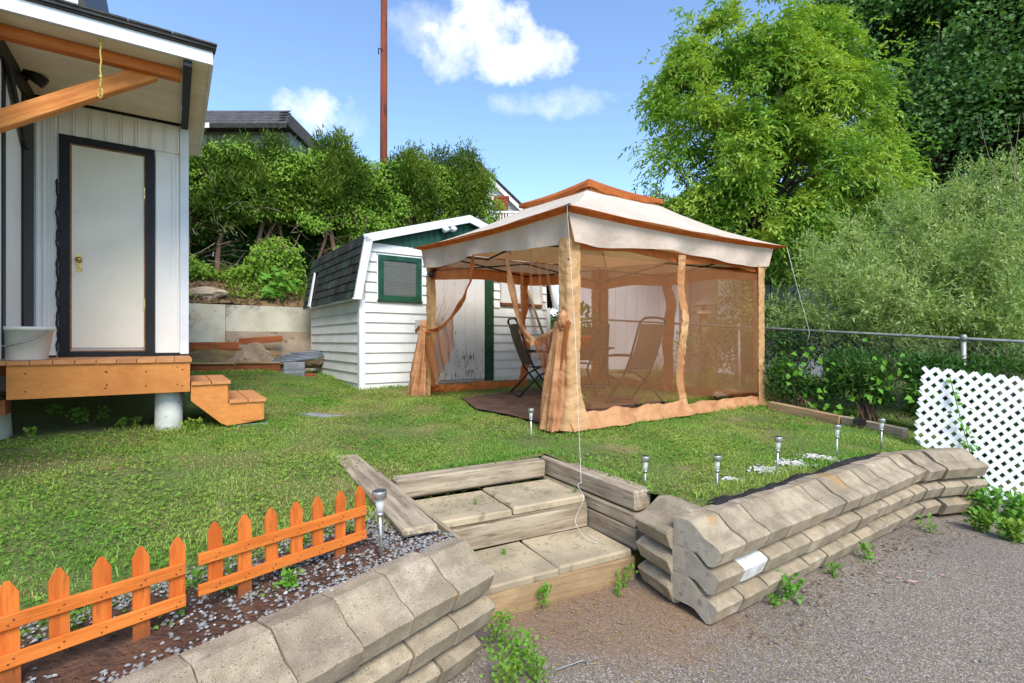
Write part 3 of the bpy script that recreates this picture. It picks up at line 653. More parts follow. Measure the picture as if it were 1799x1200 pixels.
# the return wall on the left, with black posts and white panels
for a, b, m_, pr in ((.03, .42, 'black', .03), (.43, .96, 'house_white', .012), (.97, 1.06, 'black', .02), (1.07, 1.6, 'house_white', .012)):
    hbox('corner_post' if m_ == 'black' else 'siding_panel', 1.31-pr, 1.312, a, b, 1.36, 3.9, m_, hs)
hbox('trim', 1.27, 1.312, .02, 2.2, 3.80, 3.95, 'black', hs)
build('trim', MB().hexa([H(1.255, .35, 3.3), H(1.28, .35, 3.3), H(1.28, .47, 3.3), H(1.255, .47, 3.3), H(1.255, .95, 3.80), H(1.28, .95, 3.80), H(1.28, 1.1, 3.80), H(1.255, 1.1, 3.80)]), M['black'], hs)
# porch roof: soffit boards, fascia, roof deck and shingle edge
for i in range(11):
    s0 = .03+i*.142; hbox('soffit_board', .06, 3.0, s0, s0+.140, 3.955-.0008*(i % 2), 3.975, 'soffit', hs)
for i in range(19):
    s0 = -1.05+i*.139; hbox('soffit_strip', -.135, -.005, s0, s0+.135, 3.962, 3.98, 'soffit', hs)
hbox('side_trim', -.006, .058, .018, 1.60, 3.905, 3.99, 'black', hs)
hbox('fascia', -.16, 3.2, 1.60, 1.635, 3.955, 4.065, 'white_trim', hs)
hbox('drip_edge', -.17, 3.2, 1.585, 1.655, 4.066, 4.084, 'roof_dark', hs)
hbox('rake_fascia', -.165, -.137, -1.06, 1.598, 3.958, 4.06, 'white_trim', hs)
rf = build('roof', MB().hexa([H(-.18, 1.67, 4.086), H(3.2, 1.67, 4.086), H(3.2, -1.08, 4.60), H(-.18, -1.08, 4.60), H(-.18, 1.67, 4.116), H(3.2, 1.67, 4.116), H(3.2, -1.08, 4.64), H(-.18, -1.08, 4.64)]), M['roof_grey'], hs)
x = -.19
while x < 2.2:
    w = random.choice((.3, .33)); build('shingle', MB().hexa([H(x, 1.685+random.uniform(0, .012), 4.110), H(x+w-.006, 1.685, 4.110), H(x+w-.006, 1.40, 4.164), H(x, 1.40, 4.164), H(x, 1.69, 4.124), H(x+w-.006, 1.69, 4.124), H(x+w-.006, 1.40, 4.178), H(x, 1.40, 4.178)]), M['roof_grey'], rf); x += w
hbox('upper_storey', 1.12, 4.5, -5.5, -1.52, 4.3, 7.2, 'house_white', hs); hbox('corner_trim', 1.06, 1.13, -5.5, -1.49, 4.3, 7.2, 'black', hs)
board('beam', H(.075, 1.36, 3.905), H(3.0, 1.36, 3.905), .09, .095, M['pine_dark'], hs, c=.006)
p0, p1 = H(.33, 1.29, 3.875), H(1.305, 1.29, 3.20)
board('brace', p0+(p0-p1).normalized()*.06, p1, .095, .13, M['pine'], hs, c=.006)
# rope hanging from the beam
rt = V(tuple(H(.62, 1.56, 3.95))); rp = [rt+V((.004*math.sin(i*1.3), 0, -i*.028)) for i in range(15)]
e = rp[-1]; rp2 = [e+V((.018*math.sin(a), 0, -.04+.04*math.cos(a))) for a in np.linspace(0, 6.28, 12)]
rope = MB().tube([tuple(p) for p in rp], .006, 6).tube([tuple(p) for p in rp2], .005, 6)
for zk in (0, -.035, -.30): rope.lathe(rt+V((0, 0, zk)), [(.006, -.012), (.014, -.004), (.014, .006), (.006, .014)], 8)
build('rope', rope, M['rope_yellow'], None, True, label='yellow rope with a loop hanging from the porch eave beside the brace', cat='rope')
def at(px, py, y): return V(((px-899.5)/880*y, y, 1.5-(py-600)/880*y))
wl_ = thing('wall_light', at(50, 130, 4.6), 'white and black cylindrical wall light under the porch soffit', 'wall light')
c0 = at(44, 122, 4.55); dv = V((.34, .30, -.30)).normalized()
build('housing', MB().tube([c0, c0+dv*.16], .052, 16), M['darkmetal'], wl_, True)
build('lamp_rim', MB().tube([c0-dv*.012, c0+dv*.0], [.056, .056], 16), M['white_trim'], wl_, True)
build('bulb', MB().tube([c0-dv*.03, c0-dv*.013], [.022, .034], 14), M['old_white'], wl_, True)
build('bracket', MB().tube([c0+dv*.1, c0+dv*.1+V((0, .02, .12)), V((c0.x-.12, c0.y+.1, 3.9))], .014, 8), M['darkmetal'], wl_, True)
# ------------------------------------------------------------------ porch deck and its steps
pd = thing('porch_deck', H(.6, .6, .65), 'raised orange-stained deck in front of the cream door', 'deck')
for i in range(19):
    t0 = -.015+i*.142; hbox('deck_board', t0, t0+.137, .0, 1.125, 1.305, 1.34-.001*(i % 3), 'decktop', pd)
hbox('fascia_board', .0, 1.262, 1.068, 1.106, 1.022, 1.303, 'deck', pd); hbox('fascia_board', -.002, .034, -.0, 1.066, 1.022, 1.303, 'deck', pd)
hbox('joist', .04, 2.6, .9, .94, 1.08, 1.30, 'rust_board', pd); hbox('joist', .04, 2.6, .3, .34, 1.08, 1.30, 'rust_board', pd)
hbox('joist', 1.27, 1.40, .92, 1.10, .90, 1.02, 'rust_board', pd); hbox('hanger', 1.263, 2.0, 1.05, 1.10, 1.10, 1.22, 'darkmetal', pd)
pp = H(.168, .86, 0); build('post', MB().lathe((pp.x, pp.y, .45), [(.117, 0), (.115, .2), (.113, .571)], 28), M['sono'], pd, True)
pp = H(1.52, .72, 0); build('pier', MB().lathe((pp.x, pp.y, .4), [(.26, 0), (.22, .3), (.20, .62)], 20), M['concrete_wall'], pd, True)
nl = MB()
for t in (.06, .1, .34, .62, .63, 1.15): 
    for z in (1.10, 1.24): p = H(t, 1.108, z+random.uniform(-.02, .02)); nl.box(p.x, p.y, p.z, .008, .008, .008)
build('screw_heads', nl, M['darkmetal'], pd, kind='stuff')
ps = thing('porch_steps', H(-.35, .55, .66), 'two-tread orange wooden step set against the right end of the deck', 'steps')
for z, ta, tb in ((1.11, -.345, -.005), (.915, -.665, -.325)):
    wv = (tb-ta)/2
    for i in range(2): hbox('tread', ta+i*wv+.003, ta+(i+1)*wv-.006, .0, 1.10, z-.03, z, 'decktop', ps)
sd = MB()
for s in (1.04, .04):
    sd = MB().prism([H(-.008, s, .93), H(-.008, s, 1.079), H(-.318, s, 1.079), H(-.318, s, .884), H(-.628, s, .884), H(-.628, s, .695), H(-.32, s, .66), H(-.26, s, .69)], -HU*.04)
    build('stringer', sd, M['deck'], ps)
hbox('riser', -.335, -.32, .05, 1.035, .886, 1.078, 'deck', ps); hbox('riser', -.645, -.63, .05, 1.078, .70, .884, 'deck', ps); 
hbox('patch', -.60, -.44, 1.081, 1.087, .70, .76, 'deck', ps)
p = H(-.55, .98, .61); put('pad', cbox_mesh('pad', .30, .22, .09, .012, 3, .006), M['grey_block'], ps, Matrix.Translation(p) @ Matrix.Rotation(.5, 4, 'Z'))
bk_ = thing('bucket', H(1.13, .78, 1.34), 'beige plastic bucket with a drooping handle at the left edge of the deck', 'bucket')
c = H(1.20, .87, 1.34); build('body', MB().lathe(c, [(.15, 0), (.155, .01), (.19, .25), (.208, .255), (.208, .285), (.193, .285), (.185, .25), (.15, .02)], 24), M['bucket'], bk_, True)
hp = [c+V((.19*math.cos(a), .19*math.sin(a)-.03*math.sin(a), .27-.14*math.sin(a))) for a in np.linspace(math.pi*2, math.pi, 16)]
hp = [c+V((.212*math.cos(a), -.212*abs(math.sin(a))*1.0, .25-.13*abs(math.sin(a)))) for a in np.linspace(.0, math.pi, 16)]
build('handle', MB().tube(hp, .007, 6), M['galv'], bk_, True)
# ------------------------------------------------------------------ concrete retaining wall behind, boulder, boards
cw = thing('concrete_wall', SH(-3, 3.6, 1.1), 'low stained poured-concrete wall holding the hedge bank behind the shed', 'wall')
def shbox(name, t0, t1, s0, s1, z0, z1, mat, parent, **k):
    return build(name, MB().hexa([SH(t0, s0, z0), SH(t1, s0, z0), SH(t1, s1, z0), SH(t0, s1, z0), SH(t0, s0, z1), SH(t1, s0, z1), SH(t1, s1, z1), SH(t0, s1, z1)]), M[mat], parent, **k)
for a, b in ((-9, -4.1), (-4.095, -1.565), (-1.56, 1.3), (1.305, 4.2), (4.205, 7), (7.005, 9.4)): shbox('wall_panel', a, b, 3.56, 3.74, .6, 2.245, 'concrete_wall', cw)
shbox('base_ledge', -1.56, 9.4, 3.50, 3.558, .6, 1.71, 'concrete_tan', cw)
ed = MB()
rk = np.random.RandomState(3)
def rock_mesh(name, sx, sy, sz, seed, sub=3):
    import bmesh
    bm = bmesh.new(); bmesh.ops.create_icosphere(bm, subdivisions=sub, radius=1)
    for v in bm.verts:
        p = v.co.copy(); n = noise.noise(p*1.3+V((seed, 0, 0)))*.35+noise.noise(p*3+V((0, seed, 0)))*.12
        v.co = V((p.x*sx*(1+n), p.y*sy*(1+n), p.z*sz*(1+n*.8)))
    me = bpy.data.meshes.new(name); bm.to_mesh(me); bm.free(); return me
import bmesh
def boulder():
    bm = bmesh.new(); bmesh.ops.create_icosphere(bm, subdivisions=4, radius=1)
    for v in bm.verts:
        p = v.co.copy(); n = noise.noise(p*1.6+V((5, 0, 0)))*.2+noise.noise(p*4.5)*.07+noise.noise(p*11)*.03
        w = 1-.55*max(0, p.z); v.co = V((p.x*.55*w*(1+n), p.y*.3*w*(1+n), p.z*.40*(1+n)-(abs(p.x)*.1)))
    me = bpy.data.meshes.new('boulder'); bm.to_mesh(me); bm.free(); return me
p = V((-4.82, 9.35, 1.10)); tag(put('boulder', boulder(), M['rock'], None, Matrix.Translation(p) @ Matrix.Rotation(.5, 4, 'Z')), 'large brown pointed boulder lying before the concrete wall', 'boulder')
p = V((-3.98, 9.95, 1.12)); tag(put('boulder', rock_mesh('boulder', .3, .18, .16, 9, 3), M['rock'], None, Matrix.Translation(p)), 'low tan rock half sunk by the rear corner of the shed', 'boulder')
p = SH(-1.9, 3.95, 2.46); tag(put('boulder', rock_mesh('boulder', .42, .2, .16, 19, 3), M['concrete_tan'], None, Matrix.Translation(p)), 'broken concrete lump on the bank above the concrete wall', 'boulder')
board('plank', SH(-3.1, 3.38, 1.40), SH(-1.35, 3.38, 1.41), .05, .16, M['rust_board'], None, label='rust brown plank at the foot of the concrete wall, left of the boulder', cat='plank', group='rust brown planks')
board('plank', SH(-1.35, 3.30, 1.50), SH(-.55, 3.30, 1.56), .05, .13, M['rust_board'], None, label='rust brown plank leaning behind the right shoulder of the boulder', cat='plank', group='rust brown planks')
et = thing('edging', (-5, 8.95, 1), 'low timber edging of dark boards across the back of the lawn', 'edging')
for i, (a, b) in enumerate((((-7.6, 7.75), (-5.55, 8.58)), ((-5.53, 8.59), (-4.95, 8.93)), ((-4.94, 8.94), (-4.30, 9.28)))):
    board('edging_board', V((*a, 1.02)), V((*b, 1.0)), .06, .20, M['rust_board'], et, wob=.006)
    board('cap_board', V((*a, 1.128)), V((*b, 1.108)), .13, .025, M['tan_wood'], et, wob=.004)
g_ = 'grey concrete blocks stacked by the shed'
for nm, p, rz, ry, lab in (('concrete_block', V((-4.06, 9.35, 1.04)), .35, .0, 'upper grey concrete block of the pair at the shed rear corner'), ('concrete_block', V((-3.97, 9.15, .885)), .25, .15, 'lower tilted grey concrete block of the pair at the shed rear corner')):
    me = MB(); me.box(0, 0, 0, .38, .18, .16); me = cbox_mesh('concrete_block', .36, .18, .15, .008, 4, .003)
    tag(put(nm, me, M['grey_block'], None, Matrix.Translation(p) @ Matrix.Rotation(rz, 4, 'Z') @ Matrix.Rotation(ry, 4, 'X')), lab, 'concrete block', g_)
tag(put('brick', cbox_mesh('brick', .2, .1, .07, .006, 5, .003), M['brick'], None, Matrix.Translation(V((-3.72, 9.2, .87))) @ Matrix.Rotation(.9, 4, 'Z')), 'red brick lying at the foot of the shed side wall', 'brick')
gb = MB().lathe((-3.73, 8.75, .80), [(.002, 0), (.018, .006), (.026, .024), (.018, .042), (.002, .048)], 12); build('ball', gb, M['white_trim'], None, True, label='small white ball on the grass by the shed', cat='ball')
for i in range(6):
    a = V((-4.55+.05*i, 9.2+.10*i, 1.11+.032*i)); b = a+V((1.1, .62+.03*i, .10))*(.75+.05*(i % 3))
    build('pipe', MB().tube([a, (a+b)/2+V((0, 0, -.01)), b], .017, 8), M['pipe'], None, True, label=('lowest', 'second lowest', 'third', 'fourth', 'fifth', 'topmost')[i]+' grey pipe of the loose pile beside the shed rear corner', cat='pipe', group='grey pipes piled by the shed')
# ------------------------------------------------------------------ garden shed
sh = thing('garden_shed', SH(1.96, 1.5, .7), 'small white clapboard shed with gambrel roof, green-framed window and peeling plank door', 'shed')
FT, SD = 3.92, 3.1
def fr(t, z, o=0): return SH(t, -o, z)            # front wall point, o proud
GZ0, GZB, GZP = 2.2, 3.2, 3.78
shbox('wall', .02, FT-.02, .02, SD-.02, .3, 2.2, 'white_siding', sh)
build('gable_wall', MB().prism([fr(.02, 2.2, -.02), fr(FT-.02, 2.2, -.02), fr(FT-.06, 3.2, -.02), fr(1.96, 3.74, -.02), fr(.06, 3.2, -.02)], U*3.0), M['white_siding'], sh)
OPEN = [(.26, 1.08, 2.15, 2.955), (1.235, 2.56, .2, 2.80), (2.70, 3.74, 2.21, 2.86)]
cz = .166
for i in range(15):
    z0, z1_ = .655+i*cz, .655+(i+1)*cz
    if z1_ > 3.13: z1_ = 3.12
    segs = [(.07, FT-.07)]
    for a, b, c, d in OPEN:
        if z0 < d-.02 and z1_ > c+.02:
            segs = [s for q in segs for s in ((q[0], min(q[1], a)), (max(q[0], b), q[1])) if s[1]-s[0] > .02]
    for a, b in segs:
        build('siding_board', MB().hexa([fr(a, z0, 0), fr(b, z0, 0), fr(b, z0, .030), fr(a, z0, .030), fr(a, z1_, 0), fr(b, z1_, 0), fr(b, z1_, .004), fr(a, z1_, .004)]), M['white_siding'], sh)
for i in range(10):
    z0, z1_ = .655+i*cz, min(.655+(i+1)*cz, 2.2)
    sl = lambda s, z, o: SH(-o, s, z)
    build('siding_board', MB().hexa([sl(.07, z0, 0), sl(SD, z0, 0), sl(SD, z0, .030), sl(.07, z0, .030), sl(.07, z1_, 0), sl(SD, z1_, 0), sl(SD, z1_, .004), sl(.07, z1_, .004)]), M['white_siding'], sh)
shbox('skirting', .0, FT, -.004, 0, .5, .66, 'white_siding', sh)
shbox('corner_trim', -.028, .068, -.028, .068, .62, 2.18, 'white_trim', sh); shbox('corner_trim', FT-.068, FT+.028, -.028, .068, .62, 2.18, 'white_trim', sh)
shbox('corner_trim', -.022, .0, SD-.03, SD+.03, .8, 2.18, 'white_trim', sh)
# gable: green vertical boards
def ztop(t): return 3.2+(min(t, FT-t)-.06)*(.58/1.9)
t = .14
while t < FT-.15:
    w = .118; b = min(t+w-.004, FT-.12); za, zb = ztop(t)-.03, ztop(b)-.03
    if min(za, zb) > 3.135:
        build('gable_board', MB().hexa([fr(t, 3.125, 0), fr(b, 3.125, 0), fr(b, 3.125, .022+random.uniform(0, .004)), fr(t, 3.125, .022), fr(t, za, 0), fr(b, zb, 0), fr(b, zb, .022), fr(t, za, .022)]), M['green'], sh)
        build('batten', MB().hexa([fr(t-.012, 3.125, .0225), fr(t+.012, 3.125, .0225), fr(t+.012, 3.125, .034), fr(t-.012, 3.125, .034), fr(t-.012, za, .0225), fr(t+.012, za, .0225), fr(t+.012, za, .034), fr(t-.012, za, .034)]), M['green'], sh)
    t += w
# roof: two upper slopes, two steep lower slopes
def slab(name, ta, za, tb, zb, s0, s1, th, mat):
    n = V((-(zb-za), 0, tb-ta)).normalized()*th; n = n if n.z > 0 else -n
    q = lambda t, z, s: SH(t, s, z)
    return build(name, MB().hexa([q(ta, za, s0), q(tb, zb, s0), q(tb, zb, s1), q(ta, za, s1), q(ta+n.x, za+n.z, s0), q(tb+n.x, zb+n.z, s0), q(tb+n.x, zb+n.z, s1), q(ta+n.x, za+n.z, s1)]), M[mat], sh)
rl = slab('roof_slope', .06, 3.2, 1.96, 3.78, -.12, SD+.12, .03, 'shingle'); slab('roof_slope', 1.96, 3.78, FT-.06, 3.2, -.12, SD+.12, .03, 'shingle')
slab('mansard_slope', FT-.06, 3.2, FT+.12, 2.2, -.12, SD+.12, .03, 'shingle')
ms = slab('mansard_slope', -.12, 2.2, .06, 3.2, -.10, SD+.12, .02, 'roof_dark')
q = lambda t, z, s: SH(t, s, z)
nv = V((-1.0, 0, .18)).normalized()
def mpt(u, s, o): return SH(-.14+.18*u+nv.x*o, s, 2.2+1.0*u+nv.z*o)      # on the steep left slope; u 0..1 upward
for r in range(7):
    u0, u1 = r/7-.012, (r+1)/7+.02; s = -.105+(.12 if r % 2 else 0)-.13
    while s < SD+.12:
        w = random.uniform(.24, .34); a, b = max(s, -.105), min(s+w-.014, SD+.12); s += w
        if b-a < .03: continue
        if a < 2.72 and b > 2.42 and 0 <= r <= 4: 
            if a < 2.42: b = 2.42
            elif b > 2.72: a = 2.72
            else: continue
            if b-a < .03: continue
        d = random.uniform(0, .012)
        build('shingle', MB().hexa([mpt(u0-d, a, .022), mpt(u0-d, b, .022), mpt(u1, b, .010), mpt(u1, a, .010), mpt(u0-d, a, .034), mpt(u0-d, b, .034), mpt(u1, b, .018), mpt(u1, a, .018)]), M['shingle'], sh)
# small opening in the steep slope with its white cheek
build('dormer_trim', MB().hexa([mpt(0, 2.58, .02), mpt(0, 2.715, .02), mpt(.70, 2.715, .02), mpt(.70, 2.66, .02), mpt(0, 2.58, .05), mpt(0, 2.715, .05), mpt(.70, 2.715, .05), mpt(.70, 2.66, .05)]), M['white_trim'], sh)
shbox('soffit', -.16, -.02, -.10, SD+.12, 2.175, 2.20, 'white_trim', sh)
# white rake boards: upper pair and lower pair
def rake(t0, z0, t1, z1_, wd_, s0=-.15, s1=-.115):
    dx, dz = t1-t0, z1_-z0; L = math.hypot(dx, dz); n = V((-dz/L, 0, dx/L)); n = n if n.z >= 0 else -n
    P_ = lambda t, z, s: SH(t, s, z)
    build('rake_board', MB().hexa([P_(t0-n.x*wd_, z0-n.z*wd_, s0), P_(t1-n.x*wd_, z1_-n.z*wd_, s0), P_(t1, z1_, s0), P_(t0, z0, s0), P_(t0-n.x*wd_, z0-n.z*wd_, s1), P_(t1-n.x*wd_, z1_-n.z*wd_, s1), P_(t1, z1_, s1), P_(t0, z0, s1)]), M['white_trim'], sh)
rake(.0, 3.21, 1.96, 3.80, .13); rake(1.962, 3.80, FT, 3.21, .13, -.149, -.114); rake(-.135, 2.17, .03, 3.19, -.12, -.148, -.10) if False else None
build('rake_board', MB().hexa([SH(-.155, -.15, 2.17), SH(-.035, -.15, 2.17), SH(.15, -.15, 3.13), SH(.03, -.15, 3.20), SH(-.155, -.105, 2.17), SH(-.035, -.105, 2.17), SH(.15, -.105, 3.13), SH(.03, -.105, 3.20)]), M['white_trim'], sh)
build('rake_board', MB().hexa([SH(FT+.155, -.15, 2.17), SH(FT+.035, -.15, 2.17), SH(FT-.15, -.15, 3.13), SH(FT-.03, -.15, 3.20), SH(FT+.155, -.105, 2.17), SH(FT+.035, -.105, 2.17), SH(FT-.15, -.105, 3.13), SH(FT-.03, -.105, 3.20)]), M['white_trim'], sh)
# window with blinds
def fbox(name, t0, t1, z0, z1_, o0, o1, mat, parent=None, **k): return shbox(name, t0, t1, -o1, -o0, z0, z1_, mat, parent or sh, **k)
wn_ = fbox('window', .315, 1.02, 2.2, 2.92, -.01, .002, 'black')
for a in ((.285, .375, 2.19, 2.935), (.965, 1.055, 2.19, 2.935), (.376, .964, 2.855, 2.935), (.376, .964, 2.19, 2.265)): fbox('frame', *a, 0, .045, 'green', wn_)
for i in range(15): 
    zz = 2.29+i*.037; build('blind_slat', MB().hexa([fr(.385, zz, .004), fr(.955, zz+random.uniform(-.004, .004), .004), fr(.955, zz, .008), fr(.385, zz, .008), fr(.385, zz+.026, .014), fr(.955, zz+.026, .014), fr(.955, zz+.026, .019), fr(.385, zz+.026, .019)]), M['old_white'], wn_)
fbox('pane', .375, .965, 2.265, 2.855, .024, .028, 'glass', wn_)
fbox('sill', .27, 1.07, 2.165, 2.19, 0, .055, 'green_dark', wn_)
for a in ((.262, .284, 2.15, 2.95), (1.056, 1.078, 2.15, 2.95), (.262, 1.078, 2.936, 2.957)): fbox('channel', *a, 0, .022, 'white_trim')
# plank door with green jamb
dr = fbox('door', 1.30, 2.36, .80, 2.78, -.012, .002, 'rust_board')
for i, (a, b) in enumerate(((1.305, 1.50), (1.503, 1.72), (1.723, 1.93), (1.933, 2.15), (2.153, 2.355))):
    board('plank', fr((a+b)/2, .805, .012+.003*(i % 2)), fr((a+b)/2, 2.78, .012+.003*(i % 2)), b-a, .02, M['peel'], dr, up=-U, c=.004)
fbox('door_jamb', 2.36, 2.54, .74, 2.80, 0, .05, 'green_dark'); fbox('door_jamb', 1.24, 1.302, .74, 2.80, 0, .04, 'old_white'); fbox('lintel', 1.24, 2.54, 2.79, 2.86, 0, .051, 'green_dark')
fbox('threshold', 1.22, 2.56, .70, .765, 0, .09, 'tan_wood')
# boarded second window
w2 = fbox('window', 2.75, 3.70, 2.25, 2.82, 0, .02, 'old_white'); fbox('sill', 2.72, 3.72, 2.20, 2.25, 0, .05, 'rust_board', w2)
fbox('trim', 2.71, 2.75, 2.25, 2.86, 0, .03, 'old_white', w2); fbox('trim', 3.70, 3.74, 2.25, 2.86, 0, .03, 'old_white', w2)
fbox('outlet_box', .94, 1.06, 1.72, 1.87, .01, .06, 'bucket')
fl = thing('flood_light', SH(1.62, -.16, 3.5), 'twin white floodlight under the peak of the shed gable', 'floodlight')
for dx in (-.05, .09): 
    a = SH(1.60+dx, -.12, 3.50+dx*.2); b = a+V((-.06+dx*.2, -.12, -.03)); build('lamp', MB().tube([a, a*.6+b*.4, b], [.025, .04, .055], 12), M['white_trim'], fl, True)
build('base', MB().tube([SH(1.63, -.03, 3.52), SH(1.63, -.13, 3.52)], .045, 12), M['white_trim'], fl, True)
board('leaning_board', SH(3.75, -.55, .72), SH(3.35, -.03, 2.55), .10, .03, M['tan_wood'], None, label='bare wooden board leaning on the right end of the shed front', cat='board')
# ------------------------------------------------------------------ netted canopy (gazebo)
G0 = V((.57, 5.0, 0)); GA, GB_ = 3.65, 3.2
def zt(a, b): return .61+.036*b+.014*a
def G(a, b, h): return V((G0.x+a*Vv.x+b*U.x, G0.y+a*Vv.y+b*U.y, zt(a, b)+h))
def Gg(a, b, h):
    p = G(a, b, 0); return V((p.x, p.y, z1(p.x, p.y)+h))
gz = thing('gazebo', Gg(1.8, 1.6, 0), 'canopy tent with white two-tier roof and brown mosquito net walls on the lawn', 'canopy tent')
EA = (-.17, GA+.36); EB = (-.16, GB_+.16); EH = 2.205; CA, CB = 1.82, 1.6; VR = .62; VH = 2.83
def roof_pt(e0, e1, i0, i1, u, v, off=0):
    """u along the eave, v from eave to vent"""
    a = (e0[0]*(1-u)+e1[0]*u)*(1-v)+(i0[0]*(1-u)+i1[0]*u)*v; b = (e0[1]*(1-u)+e1[1]*u)*(1-v)+(i0[1]*(1-u)+i1[1]*u)*v
    h = EH+(VH-EH)*v-.07*math.sin(math.pi*v)-.035*math.sin(math.pi*u)*(1-v)*(1.0)
    p = G(a, b, h+off); p.z += .012*noise.noise(p*2.2); return p
ER = [(EA[0], EB[0]), (EA[1], EB[0]), (EA[1], EB[1]), (EA[0], EB[1])]
VRc = [(CA-VR, CB-VR), (CA+VR, CB-VR), (CA+VR, CB+VR), (CA-VR, CB+VR)]
top = MB(); lin_ = MB(); bnd = MB()
for i in range(4):
    e0, e1, i0, i1 = ER[i], ER[(i+1) % 4], VRc[i], VRc[(i+1) % 4]
    top.grid(lambda u, v: roof_pt(e0, e1, i0, i1, u, v), 24, 14); lin_.grid(lambda u, v: roof_pt(e0, e1, i0, i1, u, v*.985+.01, -.012), 24, 14)
    bnd.tube([roof_pt(e0, e1, i0, i1, u/24, 0, -.004) for u in range(25)], .007, 6)
build('canopy', top, M['canopy'], gz, True); build('lining', lin_, M['ceil'], gz, True); build('canopy_hem', bnd, M['brown'], gz, True)
cap = MB(); R2 = .74
c4 = [(CA-R2, CB-R2), (CA+R2, CB-R2), (CA+R2, CB+R2), (CA-R2, CB+R2)]
for i in range(4):
    p, q_ = c4[i], c4[(i+1) % 4]
    def cf(u, v, p=p, q_=q_):
        a, b = (p[0]*(1-u)+q_[0]*u)*(1-v)+CA*v, (p[1]*(1-u)+q_[1]*u)*(1-v)+CB*v
        return G(a, b, 2.86+.34*v-.05*math.sin(math.pi*u)*(1-v)-.03*math.sin(math.pi*v))
    cap.grid(cf, 14, 8)
    cap.grid(lambda u, v, p=p, q_=q_: G(p[0]*(1-u)+q_[0]*u, p[1]*(1-u)+q_[1]*u, 2.86-.05*math.sin(math.pi*u)-.055*v+.012*v*math.sin(u*23)), 14, 3)
build('vent_cap', cap, M['brown'], gz, True)
# eave flap, valance and header band along each side
SIDES = [((0, GB_), (0, 0), (EA[0], EB[1]), (EA[0], EB[0])), ((0, 0), (GA, 0), (EA[0], EB[0]), (EA[1], EB[0])), ((GA, 0), (GA, GB_), (EA[1], EB[0]), (EA[1], EB[1])), ((GA, GB_), (0, GB_), (EA[1], EB[1]), (EA[0], EB[1]))]
def out(i): return (-Vv, -U, Vv, U)[i]
for i, (p, q_, ep, eq) in enumerate(SIDES):
    L = lambda u, p=p, q_=q_: (p[0]*(1-u)+q_[0]*u, p[1]*(1-u)+q_[1]*u)
    sag = lambda u: .035*math.sin(math.pi*u)
    build('eave_flap', MB().grid(lambda u, v: G(*(L(u)[k]*v*.55+(ep[k]*(1-u)+eq[k]*u)*(1-v*.55) for k in (0, 1)), EH-sag(u)-.014-.030*v), 20, 3), M['brown'], gz, True)
    def val(u, v, i=i, L=L, ep=ep, eq=eq):
        h = EH-.042-sag(u)-v*(.245+.02*math.sin(u*9+i)+.03*math.cos(2*math.pi*u))
        w = v*(.035*math.sin(u*17+i*2)+.03*math.sin(u*31+i)+.05)
        return G(*(L(u)[k]*(.55+.35*v)+(ep[k]*(1-u)+eq[k]*u)*(.45-.35*v) for k in (0, 1)), h)+out(i)*(w*.8)
    build('valance', MB().grid(val, 46, 8), M['valance'], gz, True)
    if i: build('header_band', MB().grid(lambda u, v: G(*L(u), EH-.27-v*((.10 if i == 1 else .20)+.05*math.cos(2*math.pi*u)**2-.03))+out(i)*(-.03+.012*math.sin(u*33)), 30, 3), M['brown'], gz, True)
# frame: legs, scissor trusses, centre braces
for a, b in ((0, 0), (GA, 0), (GA, GB_), (0, GB_)):
    build('leg', MB().tube([Gg(a, b, .0)+V((0, 0, 0)), G(a*.995, b*.995, EH-.06)], .018, 8), M['darkmetal'], gz)
for (p, q_, _, _) in SIDES:
    mid = ((p[0]+q_[0])/2, (p[1]+q_[1])/2)
    for s, e in ((p, mid), (q_, mid)):
        k = ((CA-(s[0]+e[0])/2)*.03, (CB-(s[1]+e[1])/2)*.03)
        build('truss_bar', MB().tube([G(s[0]+k[0], s[1]+k[1], EH-.10), G(e[0]+k[0], e[1]+k[1], EH-.34)], .012, 6), M['darkmetal'], gz)
        build('truss_bar', MB().tube([G(s[0]+k[0]*1.4, s[1]+k[1]*1.4, EH-.36), G(e[0]+k[0]*1.4, e[1]+k[1]*1.4, EH-.12)], .012, 6), M['darkmetal'], gz)
for s in ER:
    build('roof_pole', MB().tube([G(s[0]*.96+CA*.04, s[1]*.96+CB*.04, EH-.03), G(CA+(s[0]-CA)*.3, CB+(s[1]-CB)*.3, VH-.10), G(CA, CB, VH+.26)], .010, 6), M['darkmetal'], gz)
# crumpled cloth covers over the legs: an L of cloth round each corner
def cover(a, b, sa, sb, w, flare=0., seed=0):
    def f(u, v):
        # u across the L, v upward
        g0 = Gg(a, b, .02); h0 = g0.z-zt(a, b); h = h0+(EH-.1-h0)*v
        wr = .010*noise.noise(V((u*3+seed, v*26, seed)))+.008*noise.noise(V((u*7, v*60, seed+5)))
        fl = flare*max(0, .22-v)**1.5*4
        k = u*2-1; ww = w*(1+.12*noise.noise(V((seed, v*5, 0))))+fl*.6
        if k < 0: aa, bb = a+sa*ww*(-k), b-sb*(.028+wr+fl*.3)
        else: aa, bb = a-sa*(.028+wr+fl*.3), b+sb*ww*k
        if abs(k) < .15: aa = a-sa*(.028+wr+fl*.3)*min(1, (k+.15)/.15 if k < 0 else 1) if k < 0 else aa
        return G(aa, bb, h)
    return MB().grid(f, 20, 90)
build('leg_cover', cover(0, 0, 1, 1, .125, .5, 1), M['tan'], gz, True); build('leg_cover', cover(GA, 0, -1, 1, .15, .1, 4), M['tan'], gz, True)
build('leg_cover', cover(0, GB_, 1, -1, .14, .4, 7), M['tan'], gz, True); build('leg_cover', cover(GA, GB_, -1, -1, .2, .1, 9), M['brown'], gz, True)
